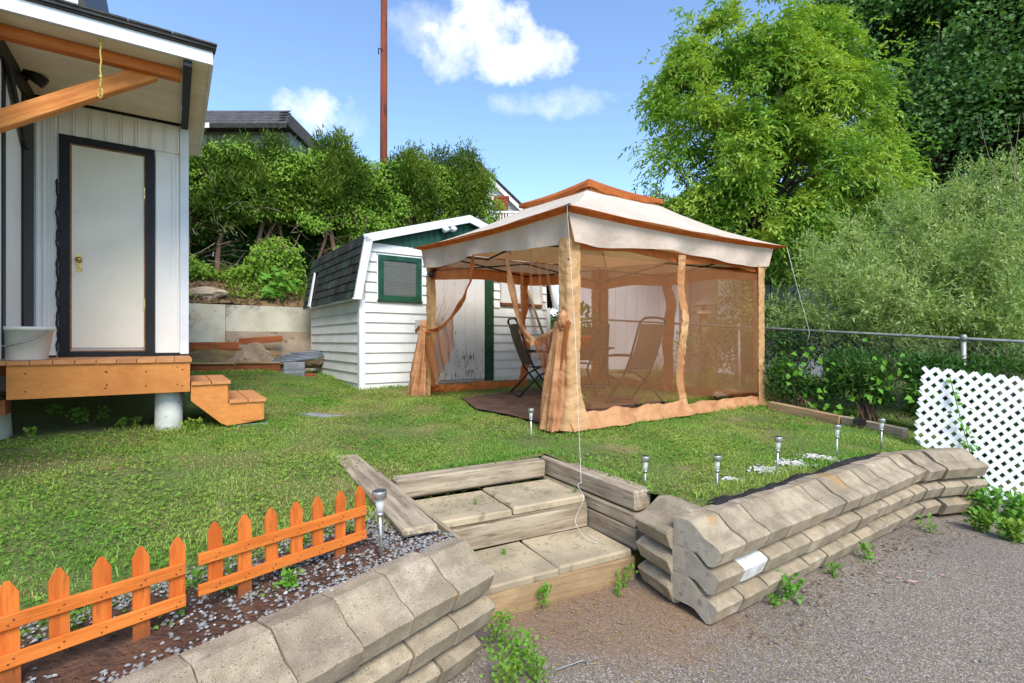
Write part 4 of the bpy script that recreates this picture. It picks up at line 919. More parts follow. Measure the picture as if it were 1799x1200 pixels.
def gather(a, b, h1, r1, r0, da, db, seed, mat='skirt'):
    """a curtain tied at h1 and hanging to the ground in folds"""
    g0 = Gg(a, b, .01); h0 = g0.z-zt(a, b)
    def f(u, v):
        th = 2*math.pi*u; h = h0+(h1-h0)*v; r = r1+(r0-r1)*(1-v)**.8
        r *= 1+.22*math.sin(5*th+seed+v*2)+.13*math.sin(11*th+seed*2-v*5)+.12*noise.noise(V((math.cos(th), math.sin(th), v*9+seed)))
        return G(a+da*(1-v)+r*math.cos(th)*.8, b+db*(1-v)+r*math.sin(th)*1.15, h)
    build('tied_curtain', MB().grid(f, 60, 40), M[mat], gz, True)
gather(-.045, .09, 1.09, .04, .12, -.04, .09, 1, 'skirt'); gather(-.06, GB_+.03, .98, .05, .165, -.05, .10, 3)
# knots of the ties
def knot(p, seed):
    m = MB()
    for k in range(3):
        m.grid(lambda u, v: p+V((.05*math.cos(2*math.pi*u+k)*(.6+.3*k)*math.sin(math.pi*v)*(1+.3*math.sin(14*u+k)), .045*math.sin(2*math.pi*u+k)*math.sin(math.pi*v)*(1+.25*math.sin(19*u)), .055*math.cos(math.pi*v)+.022*math.sin(9*u+seed+k)+(.03*k-.03))), 22, 10)
    build('knot', m, M['skirt'], gz, True)
knot(G(-.06, .03, 1.10), 1); knot(G(-.06, GB_+.02, 1.0), 4)
build('tie_tail', MB().grid(lambda u, v: G(-.1-.02*v, GB_+.05+.17*u, 1.0-.09*u+.055*(v-.5)), 6, 2), M['brown'], gz, True)
def cat(pts, n=40):
    pts = [V(p) for p in pts]; out_ = []
    P = [pts[0]*2-pts[1]]+pts+[pts[-1]*2-pts[-2]]
    for k in range(n+1):
        t = k/n*(len(pts)-1); i = min(int(t), len(pts)-2); f = t-i; a, b, c, d = P[i:i+4]
        out_.append(.5*((2*b)+(c-a)*f+(2*a-5*b+4*c-d)*f*f+(3*b-a-3*c+d)*f**3))
    return out_
def at(px, py, y): return V(((px-899.5)/880*y, y, 1.5-(py-600)/880*y))
def face1(px, py, o=-.04):   # point of the near left side (a = o) seen at that pixel
    k = (px-899.5)/880; bb = (G0.x+o*Vv.x-k*(G0.y+o*Vv.y))/(k*U.y-U.x); y = G0.y+o*Vv.y+bb*U.y
    return V((k*y, y, 1.5-(py-600)/880*y))
sw1 = cat([face1(*p) for p in ((897, 440), (890, 452), (898, 500), (911, 556), (926, 590), (940, 600), (962, 590), (985, 574), (1001, 566))], 60)
sw2 = cat([face1(*p) for p in ((832, 448), (829, 470), (824, 500), (810, 532), (790, 560), (772, 577), (752, 582), (741, 578))], 50)
def ribbon(name, pts, w, wav, mat, seed):
    def f(u, v):
        i = min(int(u*(len(pts)-1)), len(pts)-2); t = u*(len(pts)-1)-i; p = pts[i].lerp(pts[i+1], t); d = (pts[i+1]-pts[i]).normalized()
        s = d.cross(Vv).normalized(); tw = 1-.5*u**3
        return p+s*(v-.5)*w*tw-Vv*(.012*math.sin(u*21+seed+v*3)+wav*noise.noise(V((u*14, v*2, seed))))
    build(name, MB().grid(f, len(pts)*2, 5), M[mat], gz, True)
ribbon('curtain_band', sw1, .095, .02, 'skirt', 2); ribbon('curtain_band', sw2, .075, .02, 'brown', 5)
# netting: the draped triangles and the closed walls
def net(name, f, nu, nv, mat='net'): return build(name, MB().grid(f, nu, nv), M[mat], gz, True)
def drape(pts, post, seed, i0=.45):
    def f(u, v):
        i = min(int((i0+(1-i0)*u)*(len(pts)-1)), len(pts)-1); p = pts[i]
        q_ = post(u); r = p.lerp(q_, v); return r+Vv*(.05*math.sin(u*16+seed)*v*(1-v)*2+.03*math.sin(u*31+seed))
    return f
net('net_drape', drape(sw1, lambda u: face1(940+45*u, 600+110*u**.7), 1, .6), 30, 14, 'netd')
net('net_drape', drape(sw2, lambda u: face1(800-40*u, 575+105*u**.5), 4, .5), 30, 14, 'netd')
net('net_drape', lambda u, v: sw2[7+int(u*30)].lerp(face1(768-6*u, 468+102*u), v)+Vv*(.03*math.sin(v*20)*math.sin(math.pi*v)), 34, 20)
for k in range(4):
    x0 = 915+k*14; f0 = [face1(x0+5*math.sin(k), 440), face1(x0+2+k*2, 500), face1(x0+k*8, 560), face1(x0+k*11, 585)]
    f1 = cat(f0, 20); build('net_fold', MB().grid(lambda u, v: f1[int(u*20)]+U*(v-.5)*(.035+.05*u), 20, 2), M['net'], gz, True)
def wallnet(i, u0, u1, h0, h1, bulge, seed, mat='net'):
    p, q_, _, _ = SIDES[i]
    def f(u, v):
        uu = u0+(u1-u0)*u; a, b = p[0]*(1-uu)+q_[0]*uu, p[1]*(1-uu)+q_[1]*uu; g = Gg(a, b, 0).z-zt(a, b)
        h = g+h0+(h1-g-h0)*v
        return G(a, b, h)+out(i)*(bulge*math.sin(math.pi*v)+.02*noise.noise(V((u*5, v*2, seed)))+.012*math.sin(u*26+v*3+seed)*(1-v))
    return net('net_wall', f, 36, 14, mat)
wallnet(1, .03, .5, .20, EH-.42, .02, 1); wallnet(1, .5, .97, .20, EH-.42, .02, 2)
wallnet(2, .03, .5, .1, EH-.40, .0, 3); wallnet(2, .5, .97, .1, EH-.40, .0, 4); wallnet(3, .03, .22, .1, EH-.40, .0, 5)
def strip(i, uc, w, amp, seed, mat, h1=EH-.30, oo=.015, bot=.03):
    p, q_, _, _ = SIDES[i]
    def f(u, v):
        w_ = w*(1+.14*noise.noise(V((seed, v*6, 0)))); sh_ = amp*(math.sin(v*9+seed)*.6+noise.noise(V((v*5, seed, 0))))
        d_ = V((q_[0]-p[0], q_[1]-p[1], 0)); Ld = d_.length; a, b = p[0]*(1-uc)+q_[0]*uc, p[1]*(1-uc)+q_[1]*uc
        off = ((u-.5)*w_+sh_)/Ld; a += d_.x*off; b += d_.y*off; g = Gg(a, b, 0).z-zt(a, b)
        wr = .016*noise.noise(V((u*2+seed, v*30, 1)))+.010*noise.noise(V((u*4, v*70, seed)))+.03*math.sin(v*11+seed)
        return G(a, b, g+bot+(h1-g-bot)*v)+out(i)*(oo+wr-.012*abs(u-.5)*2)
    return build('zip_strip', MB().grid(f, 10, 110), M[mat], gz, True)
strip(1, .5, .135, .045, 2.0, 'tan'); strip(2, .5, .21, .06, 5.0, 'brown'); strip(3, .5, .16, .07, 8.0, 'brown')
def skirt(i, u0, u1, hgt, seed, mat, flop):
    p, q_, _, _ = SIDES[i]
    def f(u, v):
        uu = u0+(u1-u0)*u; a, b = p[0]*(1-uu)+q_[0]*uu, p[1]*(1-uu)+q_[1]*uu; q2 = Gg(a, b, 0)
        n1 = noise.noise(V((u*7+seed, 0, 0))); n2 = noise.noise(V((u*19, v*2, seed)))
        o = flop*(1-v)**1.4*(1+.7*n1)+.035*n2*(1-.5*v)
        return V((q2.x, q2.y, q2.z+.02+hgt*v*(1+.35*n1)+.012*n2))+out(i)*(.02+o)
    build('skirt', MB().grid(f, 80, 10), M[mat], gz, True)
skirt(1, -.01, .52, .16, 1, 'skirt', .10); skirt(1, .5, 1.0, .13, 4, 'skirt', .08); skirt(3, .48, 1.0, .12, 8, 'brown', .05); skirt(2, .0, 1.0, .14, 11, 'brown', .05); skirt(3, .0, .2, .12, 14, 'brown', .05)
tipF = roof_pt(ER[0], ER[1], VRc[0], VRc[1], 0, 0)
build('corner_cap', MB().tube([tipF+V((0, .0, -.02)), tipF+V((.03, .10, .01))], [.02, .03], 8), M['darkmetal'], gz)
e = at(1021, 848, 3.62); tail = [tipF, tipF.lerp(e, .5)+V((.015, 0, -.03)), e, V((.47, 3.58, .47)), V((.50, 3.5, .40)), V((.44, 3.48, .25)), V((.50, 3.30, .195)), V((.56, 3.27, .192)), V((.50, 3.42, .192))]
build('guy_rope', MB().tube([tail[0].lerp(tail[1], k/8) for k in range(8)]+[tail[1].lerp(tail[2], k/6) for k in range(6)]+cat(tail[2:], 40), .0017, 6), M['rope_white'], None, True, label='white guy rope from the front canopy corner down to the top of the wooden steps', cat='rope', group='white guy ropes')
tipR = roof_pt(ER[1], ER[2], VRc[1], VRc[2], 0, 0); fk = at(1421, 579, 7.35)
build('guy_rope', MB().tube([tipR, tipR.lerp(fk, .5)+V((0, 0, -.02)), fk, fk+V((.01, 0, -.06)), fk+V((-.03, -.02, -.16))], .0034, 6), M['rope_white'], None, True, label='white guy rope from the right canopy corner to the chain link fence rail', cat='rope', group='white guy ropes')
cl = at(758, 482, 7.45); lt = thing('clip_light', cl, 'small black clip light high on the left canopy leg', 'lamp')
build('body', MB().lathe(cl, [(.02, -.05), (.045, -.03), (.05, .02), (.02, .05)], 12), M['black_pot'], lt, True); build('bracket', MB().tube([cl+V((0, 0, .04)), cl+V((.04, .06, .10))], .01, 6), M['black_pot'], lt)
# ------------------------------------------------------------------ garden furniture inside
def chair(loc, face, label):
    x, y = loc; z = z1(x, y)+.03; f = V((math.cos(face), math.sin(face), 0)); s = V((-f.y, f.x, 0)); o = V((x, y, z))
    P_ = lambda a, b, c: o+f*a+s*b+V((0, 0, c))
    r = thing('patio_chair', o, label, 'chair', 'patio chairs under the canopy')
    for k in (-.27, .27):
        build('back_post', MB().tube([P_(.22, k, .0), P_(-.10, k, .40), P_(-.20, k, .62), P_(-.36, k, 1.10)], .014, 8), M['darkmetal'], r, True)
        build('leg', MB().tube([P_(-.34, k*1.04, .0), P_(-.05, k*1.04, .30), P_(.2, k*1.04, .42)], .014, 8), M['darkmetal'], r, True)
        build('armrest', MB().tube([P_(-.22, k*1.1, .66), P_(.0, k*1.1, .66), P_(.22, k*1.1, .64), P_(.24, k*1.08, .42)], .018, 8), M['darkmetal'], r, True)
    build('foot_bar', MB().tube([P_(-.34, -.28, .02), P_(-.34, .28, .02)], .012, 8), M['darkmetal'], r); build('foot_bar', MB().tube([P_(.22, -.28, .02), P_(.22, .28, .02)], .012, 8), M['darkmetal'], r)
    build('back_rail', MB().tube(cat([P_(-.36, -.27, 1.08), P_(-.375, -.2, 1.13), P_(-.38, 0, 1.145), P_(-.375, .2, 1.13), P_(-.36, .27, 1.08)], 16), .016, 8), M['darkmetal'], r, True)
    build('backrest', MB().grid(lambda u, v: P_(-.13-.075*v-.15*v-.03*math.sin(math.pi*v)-.02*math.sin(math.pi*u), (u-.5)*.53, .46+.60*v), 10, 10), M['sling'], r, True)
    build('seat', MB().grid(lambda u, v: P_(-.13+.40*v, (u-.5)*.53, .44-.02*math.sin(math.pi*v)-.02*math.sin(math.pi*u)), 8, 8), M['sling'], r, True)
chair((.36, 7.55), .25, 'dark folding chair seen side-on through the open side of the canopy')
chair((1.60, 6.75), 2.25, 'brown high-backed folding chair behind the net beside the table')
chair((1.35, 8.65), -1.9, 'folding chair on the far side of the table, mostly hidden by the net')
tx, ty = 1.03, 7.55; tz = z1(tx, ty)+.03; tb = thing('patio_table', (tx, ty, tz), 'round dark patio table with an orange flowerpot on it', 'table')
build('tabletop', MB().lathe((tx, ty, tz+.70), [(.50, 0), (.51, .012), (.50, .025)], 36), M['darkmetal'], tb, True)
for k in range(4):
    a = k*math.pi/2+.6; build('leg', MB().tube([(tx+.34*math.cos(a), ty+.34*math.sin(a), tz), (tx+.14*math.cos(a), ty+.14*math.sin(a), tz+.4), (tx+.3*math.cos(a), ty+.3*math.sin(a), tz+.7)], .014, 8), M['darkmetal'], tb, True)
def foliage_ball(c, r, n, L, W, up=.4, flat=1.):
    d = nrm(RS.normal(size=(n, 3))); rad = RS.uniform(.2, 1, n)[:, None]**.5*np.array([r, r, r*flat]); p = np.array(c)+d*rad
    return leaves(p, d+np.array([0, 0, up])+RS.normal(size=(n, 3))*.4, RS.uniform(.7, 1.2, n)*L, RS.uniform(.7, 1.2, n)*W)
px_, py_ = 1.035, 7.22; pz = tz+.725; fp_ = thing('flowerpot', (px_, py_, pz), 'bright orange plastic flowerpot with a leafy plant on the patio table', 'flowerpot')
build('pot', MB().lathe((px_, py_, pz), [(.065, 0), (.09, .14), (.098, .142), (.098, .17), (.09, .17), (.084, .13)], 20), M['orange_pot'], fp_, True)
np_obj('plant', foliage_ball((px_, py_, pz+.40), .17, 120, .09, .06, .2, 1.2), M['bigleaf'], fp_)
build('stem', MB().tube([(px_, py_, pz+.1), (px_+.01, py_, pz+.4)], .008, 6), M['weed'], fp_)
for (qx, qy, d, lab) in ((1032, 702, 6.1, 'small black seedling pot standing upright by the net'), (1136, 716, 6.0, 'small black plant tray tipped beside the net skirt')):
    c = at(qx, qy, d); c.z = z1(c.x, c.y)+.04; t_ = thing('plant_pot', c, lab, 'plant pot', 'black seedling pots')
    build('pot', MB().lathe(c, [(.03, 0), (.045, .07), (.048, .07), (.04, .065)], 12), M['black_pot'], t_, True); np_obj('plant', foliage_ball((c.x, c.y, c.z+.10), .06, 26, .06, .03), M['weed'], t_)
# ------------------------------------------------------------------ chain link fence and lattice
FA, FB = V((5.59, 6.2, 1.535)), V((.545, 12.0, 2.11)); fd = FB-FA
def FK(k, dz=0): return FA+fd*k+V((0, 0, dz))
cf = thing('chain_link_fence', FK(.3, -1.2), 'galvanised chain link fence with a pipe top rail running behind the canopy', 'fence')
build('top_rail', MB().tube([FK(k) for k in np.linspace(-.3, 1.05, 12)], .021, 10), M['galv'], cf, True)
for k in (-.27, 0, .363, .72, 1.0):
    build('post', MB().tube([FK(k, -1.3), FK(k, .0)], .028, 10), M['galv'], cf, True); build('post_cap', MB().lathe(FK(k, -.03), [(.036, 0), (.036, .06), (.02, .085)], 12), M['galv'], cf, True)
ww = MB(); Lf = fd.length; Hh = 1.12; stp = .085; X = fd.normalized()
k = -.27*Lf-Hh
while k < 1.02*Lf:
    for sgn in (1, -1):
        a0, a1 = (k, k+Hh) if sgn > 0 else (k+Hh, k)
        p, q_ = FK(a0/Lf, -Hh-.03), FK(a1/Lf, -.03)
        ww.tube([p+V((.004*sgn, .004*sgn, 0)), q_+V((.004*sgn, .004*sgn, 0))], .0022, 3, False)
    k += stp
build('wire_mesh', ww, M['galv'], cf, kind='stuff')
lp = thing('lattice_screen', at(1700, 868, 4.9), 'white diagonal lattice panel standing past the far end of the right block wall', 'lattice')
LO = at(1622, 645, 4.92); e1 = V((.975, -.19, -.115)).normalized(); nn_ = e1.cross(V((0, 0, 1))).normalized(); e2 = nn_.cross(e1).normalized()
if e2.z < 0: e2 = -e2
if nn_.y > 0: nn_ = -nn_
poly = [V((0, 0)), V((1.35, 0)), V((1.35, -1.28)), V((.44, -1.26)), V((.0, -.66))]
poly.reverse()
def clip(o, d):
    t0, t1 = -9, 9
    n = len(poly); area = sum(poly[i].x*poly[(i+1) % n].y-poly[(i+1) % n].x*poly[i].y for i in range(n))
    for i in range(n):
        a, b = poly[i], poly[(i+1) % n]; e = b-a; nv_ = V((-e.y, e.x)) if area > 0 else V((e.y, -e.x))
        den = nv_.dot(d); num = nv_.dot(o-a)
        if abs(den) < 1e-9:
            if num < 0: return None
            continue
        t = -num/den
        if den > 0: t0 = max(t0, t)
        else: t1 = min(t1, t)
    return (t0, t1) if t1-t0 > .03 else None
for sg in (1, -1):
    d = V((1, sg)).normalized(); nrm_ = V((-d.y, d.x))
    for i in range(-30, 60):
        o = nrm_*(i*.0785); r = clip(o, d)
        if not r: continue
        a, b = o+d*r[0], o+d*r[1]; w3 = lambda p: LO+e1*p.x+e2*p.y+nn_*(.004*sg)
        board('slat', w3(a), w3(b), .041, .0075, M['lattice'], lp, up=nn_, c=.002)
et2 = thing('edging_timber', at(1480, 745, 5.8), 'weathered timber edging across the right end of the lawn, from the canopy to the lattice', 'edging')
a, b, c = at(1352, 730, 6.75), at(1478, 752, 5.95), at(1592, 762, 5.3)
a.z, b.z, c.z = z1(a.x, a.y)+.05, z1(b.x, b.y)+.045, z1(c.x, c.y)+.05
board('timber', a, b, .09, .13, M['tan_wood'], et2, c=.01, wob=.005); board('timber', b+V((.02, 0, -.01)), c, .09, .14, M['grey_wood'], et2, c=.01, wob=.005)
m4 = at(1516, 744, 5.68); put('bracket', cbox_mesh('bracket', .12, .11, .06, .004), M['darkmetal'], et2, Matrix.Translation(m4+V((-.02, .02, .02))) @ Matrix.Rotation(-.7, 4, 'Z'))
# landscape cloth ruffled along the back of the right wall
def cloth(u, v):
    s = .35+2.35*u; p = RW_N+RW_D*s-RW_O*(.25+.07*v+.03*noise.noise(V((s*4, 0, 1)))); n = noise.noise(V((s*9, v*3, 2)))
    return V((p.x, p.y, .505+.018*min(1, s/2.8)+.012*math.sin(v*3.1)+.022*max(0, n)+.03*math.exp(-((s-.42)/.12)**2)*math.sin(v*3.1)+.018*math.exp(-((s-2.1)/.3)**2)*math.sin(v*3.1)))
build('landscape_cloth', MB().grid(cloth, 120, 6), M['fabric_black'], None, True, label='ruffled strip of black landscape cloth along the back edge of the right block wall', cat='cloth')
# ------------------------------------------------------------------ neighbouring buildings
def wbox(name, x0, x1, y0, y1, z0, z1_, mat, parent, rz=0, piv=None):
    m = MB(); piv = V(piv) if piv else V(((x0+x1)/2, (y0+y1)/2, 0)); R_ = Matrix.Translation(piv) @ Matrix.Rotation(rz, 4, 'Z') @ Matrix.Translation(-piv)
    m.box((x0+x1)/2, (y0+y1)/2, (z0+z1_)/2, x1-x0, y1-y0, z1_-z0, R_); return build(name, m, M[mat], parent)
M['pale_wall'] = pmat('pale_wall', lin(206, 204, 206), lin(192, 190, 192), 1.5, .7, .1, 20, rnd=.03)
M['grey_wall'] = pmat('grey_corrugated', lin(132, 136, 140), lin(112, 116, 120), 2, .6, .1, 20, rnd=.06)
M['brown_wall'] = pmat('brown_wall', lin(142, 124, 116), lin(124, 108, 102), 2, .8, .2, 20)
nb = thing('garage', (3.6, 15, .6), 'pale neighbouring garage seen through the canopy netting beyond the chain link fence', 'garage')
pv = (1.2, 13.6, 0); RZ = -.12
for i in range(10): wbox('wall_panel', 1.35+i*.285, 1.35+(i+1)*.285-.006, 13.6, 13.8, .4, 3.55, 'pale_wall', nb, RZ, pv)
wbox('corner_trim', 4.20, 4.42, 13.56, 13.8, .4, 3.55, 'white_trim', nb, RZ, pv); wbox('side_wall', 1.35, 1.4, 13.81, 18, .4, 3.55, 'pale_wall', nb, RZ, pv)
wbox('wall', 4.43, 5.4, 13.62, 13.8, .4, 3.5, 'brown_wall', nb, RZ, pv); wbox('door_panel', 4.72, 5.38, 13.585, 13.615, .5, 3.2, 'brown_wall', nb, RZ, pv); wbox('wall_panel', 5.41, 6.0, 13.6, 13.8, .4, 3.5, 'pale_wall', nb, RZ, pv)
build('wall_badge', MB().tube([(5.62, 13.03, 2.62), (5.62, 13.09, 2.62)], .07, 14), M['galv'], nb)
wbox('back_wall', 1.4, 6, 17.8, 18, .4, 3.5, 'pale_wall', nb, RZ, pv); wbox('roof', 1.1, 6.25, 13.35, 18.2, 3.56, 3.72, 'roof_grey', nb, RZ, pv)
gs = thing('grey_shed', (7.4, 12.6, .5), 'grey corrugated metal shed beyond the fence at the right corner of the canopy', 'shed')
for i in range(18): wbox('metal_sheet', 6.35+i*.165, 6.35+i*.165+.155, 12.6-.02*(i % 2), 12.7, .4, 2.95, 'grey_wall', gs)
wbox('wall', 6.35, 9.3, 12.72, 14.4, .4, 2.9, 'grey_wall', gs); wbox('roof', 6.2, 9.45, 12.4, 14.6, 2.96, 3.06, 'roof_grey', gs)
bh = at(1236, 640, 11.9); bh.z = z1(bh.x, bh.y); bf = thing('bird_feeder', bh, 'wooden bird feeder on a post beyond the fence', 'bird feeder')
wbox('post', bh.x-.07, bh.x+.07, bh.y-.07, bh.y+.07, bh.z, 2.15, 'tan_wood', bf); wbox('tray', bh.x-.22, bh.x+.22, bh.y-.2, bh.y+.2, 2.151, 2.22, 'tan_wood', bf)
build('roof', MB().prism([(bh.x-.26, bh.y-.22, 2.36), (bh.x+.26, bh.y-.22, 2.36), (bh.x, bh.y-.22, 2.5)], (0, .44, 0)), M['brown_wall'], bf); wbox('back', bh.x-.03, bh.x+.03, bh.y-.03, bh.y+.03, 2.221, 2.36, 'tan_wood', bf)
# dark roofed house behind the hedge
DZ = 1.25
dh = thing('dark_house', (-13, 21, 3), 'dark shingle-roofed grey house behind the hedge beside the porch roof', 'house')
yh = 20.5; p0 = at(300, 262, yh); p1 = at(505, 284, yh)
wbox('wall', -19, p1.x-.1, yh+.4, yh+6, 2.6, 9.0+DZ, 'grey_wall', dh)
for i in range(26): 
    x0 = p1.x-.12-i*.30; wbox('siding_panel', x0-.28, x0, yh+.36, yh+.399, 7.4+DZ, 8.96+DZ-.006*i, 'grey_wall', dh)
wbox('window', p1.x-3.4, p1.x-2.3, yh+.32, yh+.355, 7.5+DZ, 8.5+DZ, 'glass', dh); wbox('window', p1.x-1.0, p1.x-.5, yh+.32, yh+.355, 7.5+DZ, 8.7+DZ, 'black', dh)
build('roof', MB().hexa([(-20, yh-.3, 9.0+DZ), (p1.x+.1, yh-.3, 9.02+DZ), (p1.x+.1, yh+6.6, 9.02+DZ), (-20, yh+6.6, 9.0+DZ), (-20, yh+1.6, 10.4+DZ), (p1.x-.7, yh+1.6, 10.4+DZ), (p1.x-.7, yh+5, 10.4+DZ), (-20, yh+5, 10.4+DZ)]), M['roof_dark'], dh)
for r in range(5):
    f = r/5; y0, y1 = yh-.3+1.9*f-.02, yh-.3+1.9*(f+.2)
    for i in range(34):
        x1 = p1.x+.08-i*.36+(.18 if r % 2 else 0); x1 = min(x1, p1.x+.1-.8*f); x0 = x1-.345; zf = lambda x, g: 9.0+DZ+1.4*g
        build('shingle', MB().hexa([(x0, y0, zf(x0, f)+.03), (x1, y0, zf(x1, f)+.03), (x1, y1, zf(x1, f+.2)+.02), (x0, y1, zf(x0, f+.2)+.02), (x0, y0, zf(x0, f)+.06), (x1, y0, zf(x1, f)+.06), (x1, y1, zf(x1, f+.2)+.04), (x0, y1, zf(x0, f+.2)+.04)]), M['roof_grey'], dh)
wbox('fascia', -20, p1.x-3.0, yh-.34, yh-.305, 8.86+DZ, 9.06+DZ, 'white_trim', dh); wbox('fascia', p1.x-2.99, p1.x+.1, yh-.34, yh-.305, 8.86+DZ, 9.04+DZ, 'roof_dark', dh)
# white gabled house with a brick chimney
gh = thing('gabled_house', (-.6, 24, 3), 'white gabled house with brick chimney peeking out between hedge and canopy roof', 'house')
yg = 23; pk_ = at(836, 289, yg); rr_ = at(935, 385, yg); zs = rr_.z; hw = rr_.x-pk_.x
build('wall', MB().prism([(pk_.x-hw, yg, 2), (pk_.x+hw, yg, 2), (pk_.x+hw, yg, zs), (pk_.x, yg, pk_.z-.1), (pk_.x-hw, yg, zs)], (0, 7, 0)), M['white_siding'], gh)
i = 0; z = 4.0
while z < pk_.z-.3:
    hwz = hw if z < zs else hw*(pk_.z-.1-z-.15)/(pk_.z-.1-zs)
    if hwz > .1: build('siding_board', MB().hexa([(pk_.x-hwz, yg-.03, z), (pk_.x+hwz, yg-.03, z), (pk_.x+hwz, yg, z), (pk_.x-hwz, yg, z), (pk_.x-hwz, yg-.006, z+.19), (pk_.x+hwz, yg-.006, z+.19), (pk_.x+hwz, yg, z+.19), (pk_.x-hwz, yg, z+.19)]), M['white_siding'], gh)
    z += .2
for s in (-1, 1):
    n = V((-(zs-pk_.z), 0, s*hw)).normalized(); n = n if n.z > 0 else -n
    a, b = V((pk_.x, yg-.25, pk_.z)), V((pk_.x+s*hw*1.08, yg-.25, zs-.08*(pk_.z-zs)))
    build('roof', MB().hexa([a, b, b+V((0, 7.5, 0)), a+V((0, 7.5, 0)), a+n*.14, b+n*.14, b+n*.14+V((0, 7.5, 0)), a+n*.14+V((0, 7.5, 0))]), M['roof_dark'], gh)
    build('rake_board', MB().hexa([a-n*.16+V((0, -.02, 0)), b-n*.16+V((0, -.02, 0)), b-n*.16+V((0, .02, 0)), a-n*.16+V((0, .02, 0)), a-n*.003+V((0, -.02, 0)), b-n*.003+V((0, -.02, 0)), b-n*.003+V((0, .02, 0)), a-n*.003+V((0, .02, 0))]), M['white_trim'], gh)
cx0, cx1 = at(869, 0, yg-.9).x, at(893, 0, yg-.9).x; cz1 = at(0, 349, yg-.9).z
ch = wbox('chimney', cx0+.012, cx1-.012, yg-.95, yg-.35, 4, cz1, 'tan_wood', gh)
for r in range(20):
    zb = cz1-.01-r*.078; nb_ = 3; w = (cx1-cx0)/nb_
    for j in range(nb_ + (r % 2)):
        a = cx0+(j-.5*(r % 2))*w; b = a+w-.012; a, b = max(a, cx0), min(b, cx1)
        if b-a > .03: 
            q9 = MB(); q9.box((a+b)/2, yg-.955, zb-.034, b-a, .05, .066); build('brick', q9, M['brick'], ch)
wbox('chimney_cap', cx0-.04, cx1+.04, yg-1.0, yg-.3, cz1+.001, cz1+.09, 'brick', gh)
for i in range(9): wbox('baluster', at(868+i*5, 0, yg-1.6).x, at(868+i*5, 0, yg-1.6).x+.06, yg-1.63, yg-1.57, 6.3, 6.98, 'white_trim', gh)
wbox('railing', at(862, 0, yg-1.6).x, at(935, 0, yg-1.6).x, yg-1.66, yg-1.54, 6.981, 7.06, 'white_trim', gh)
# utility pole
up_ = thing('utility_pole', (-4.1, 16, 3), 'tall rust brown pole rising from behind the hedge', 'pole')
build('shaft', MB().tube([(-4.12, 16, 2), (-4.10, 16, 7), (-4.085, 16, 14.5)], [.125, .118, .10], 14), M['pole'], up_, True)
build('bracket', MB().tube([(-4.10, 15.87, 10.75), (-4.22, 15.85, 10.78), (-4.22, 15.85, 10.6)], .022, 6), M['darkmetal'], up_)
# ------------------------------------------------------------------ trees and hedge
def crown_pts(lobes, n, gap=-.12, gs=.9, hollow=.5, low=-.55, rag=.16):
    c = np.array([l[0] for l in lobes]); r = np.array([l[1] for l in lobes]); w = np.array([(a*b*d)**(2/3) for a, b, d in r]); w /= w.sum()
    i = RS.choice(len(lobes), n*3, p=w); d = nrm(RS.normal(size=(n*3, 3))); d[:, 2] = np.where(d[:, 2] < low, -d[:, 2], d[:, 2])
    rad = hollow+(1-hollow)*RS.uniform(0, 1, n*3)**.6; rad *= 1+rag*RS.normal(size=n*3)
    p = c[i]+d*r[i]*rad[:, None]
    k = np.array([noise.noise(V(q)*gs) > gap for q in p]); p, d = p[k][:n], d[k][:n]
    return p, d
def sprigs(p, d, L, nl, leafL, leafW, droop, spread=.5, outw=.8):
    """compound sprigs: paired leaflets along a hanging rachis"""
    n = len(p); ax = nrm(d*outw+RS.normal(size=(n, 3))*.55+np.array([0, 0, .25])); vs = []
    for j in range(nl):
        f = (j+1)/nl; bend = np.array([0, 0, -droop])*f*f; q = p+ax*L*f+bend*L
        side = nrm(np.cross(ax, RS.normal(size=(n, 3))*.35+np.array([0, 0, 1.]))); s = 1 if j % 2 else -1
        dd = nrm(ax*.55+side*s*spread*(1.15 if j < nl-1 else .1)+np.array([0, 0, -droop*.9*f])+RS.normal(size=(n, 3))*.18)
        k = RS.uniform(.75, 1.2, n); vs.append(leaves(q, dd, leafL*k, leafW*k, .18))
    return merge(vs)
def limbs(base, h, r, targets, lean=(0, 0), n=8, mat='bark', fork=.35):
    m = MB(); base = V(base); top = base+V((lean[0], lean[1], h)); tr = [base+(top-base)*k+V((.04*math.sin(k*5), .04*math.cos(k*4), 0))*h*.2 for k in (0, .08, .3, .6, 1)]
    m.tube(tr, [r*1.35, r, r*.85, r*.6, r*.3], 10)
    for t in targets:
        t = V(t); f = random.uniform(fork, .9); s = base+(top-base)*f; rr = r*.5*(1.1-f)+.012
        mid = s.lerp(t, .5)+V((random.uniform(-.2, .2), random.uniform(-.2, .2), .25*(t-s).length*.4)); m.tube([s, mid, t], [rr, rr*.6, .006], 6)
    return m
def tree(name, base, trunk_h, r, lobes, ncl, leafgen, lmat, label, cat, group=None, lean=(0, 0), bark='bark', nlimb=40, gap=-.12, gs=.9, hollow=.5, rag=.16, **k):
    t = thing(name, base, label, cat, group); p, d = crown_pts(lobes, ncl, gap, gs, hollow, -.55, rag)
    build('trunk', limbs(base, trunk_h, r, [p[i] for i in RS.choice(len(p), min(nlimb, len(p)), False)], lean), M[bark], t, True)
    np_obj('crown', leafgen(p, d), M[lmat], t); return t
A = lambda x, y, d: tuple(at(x, y, d))
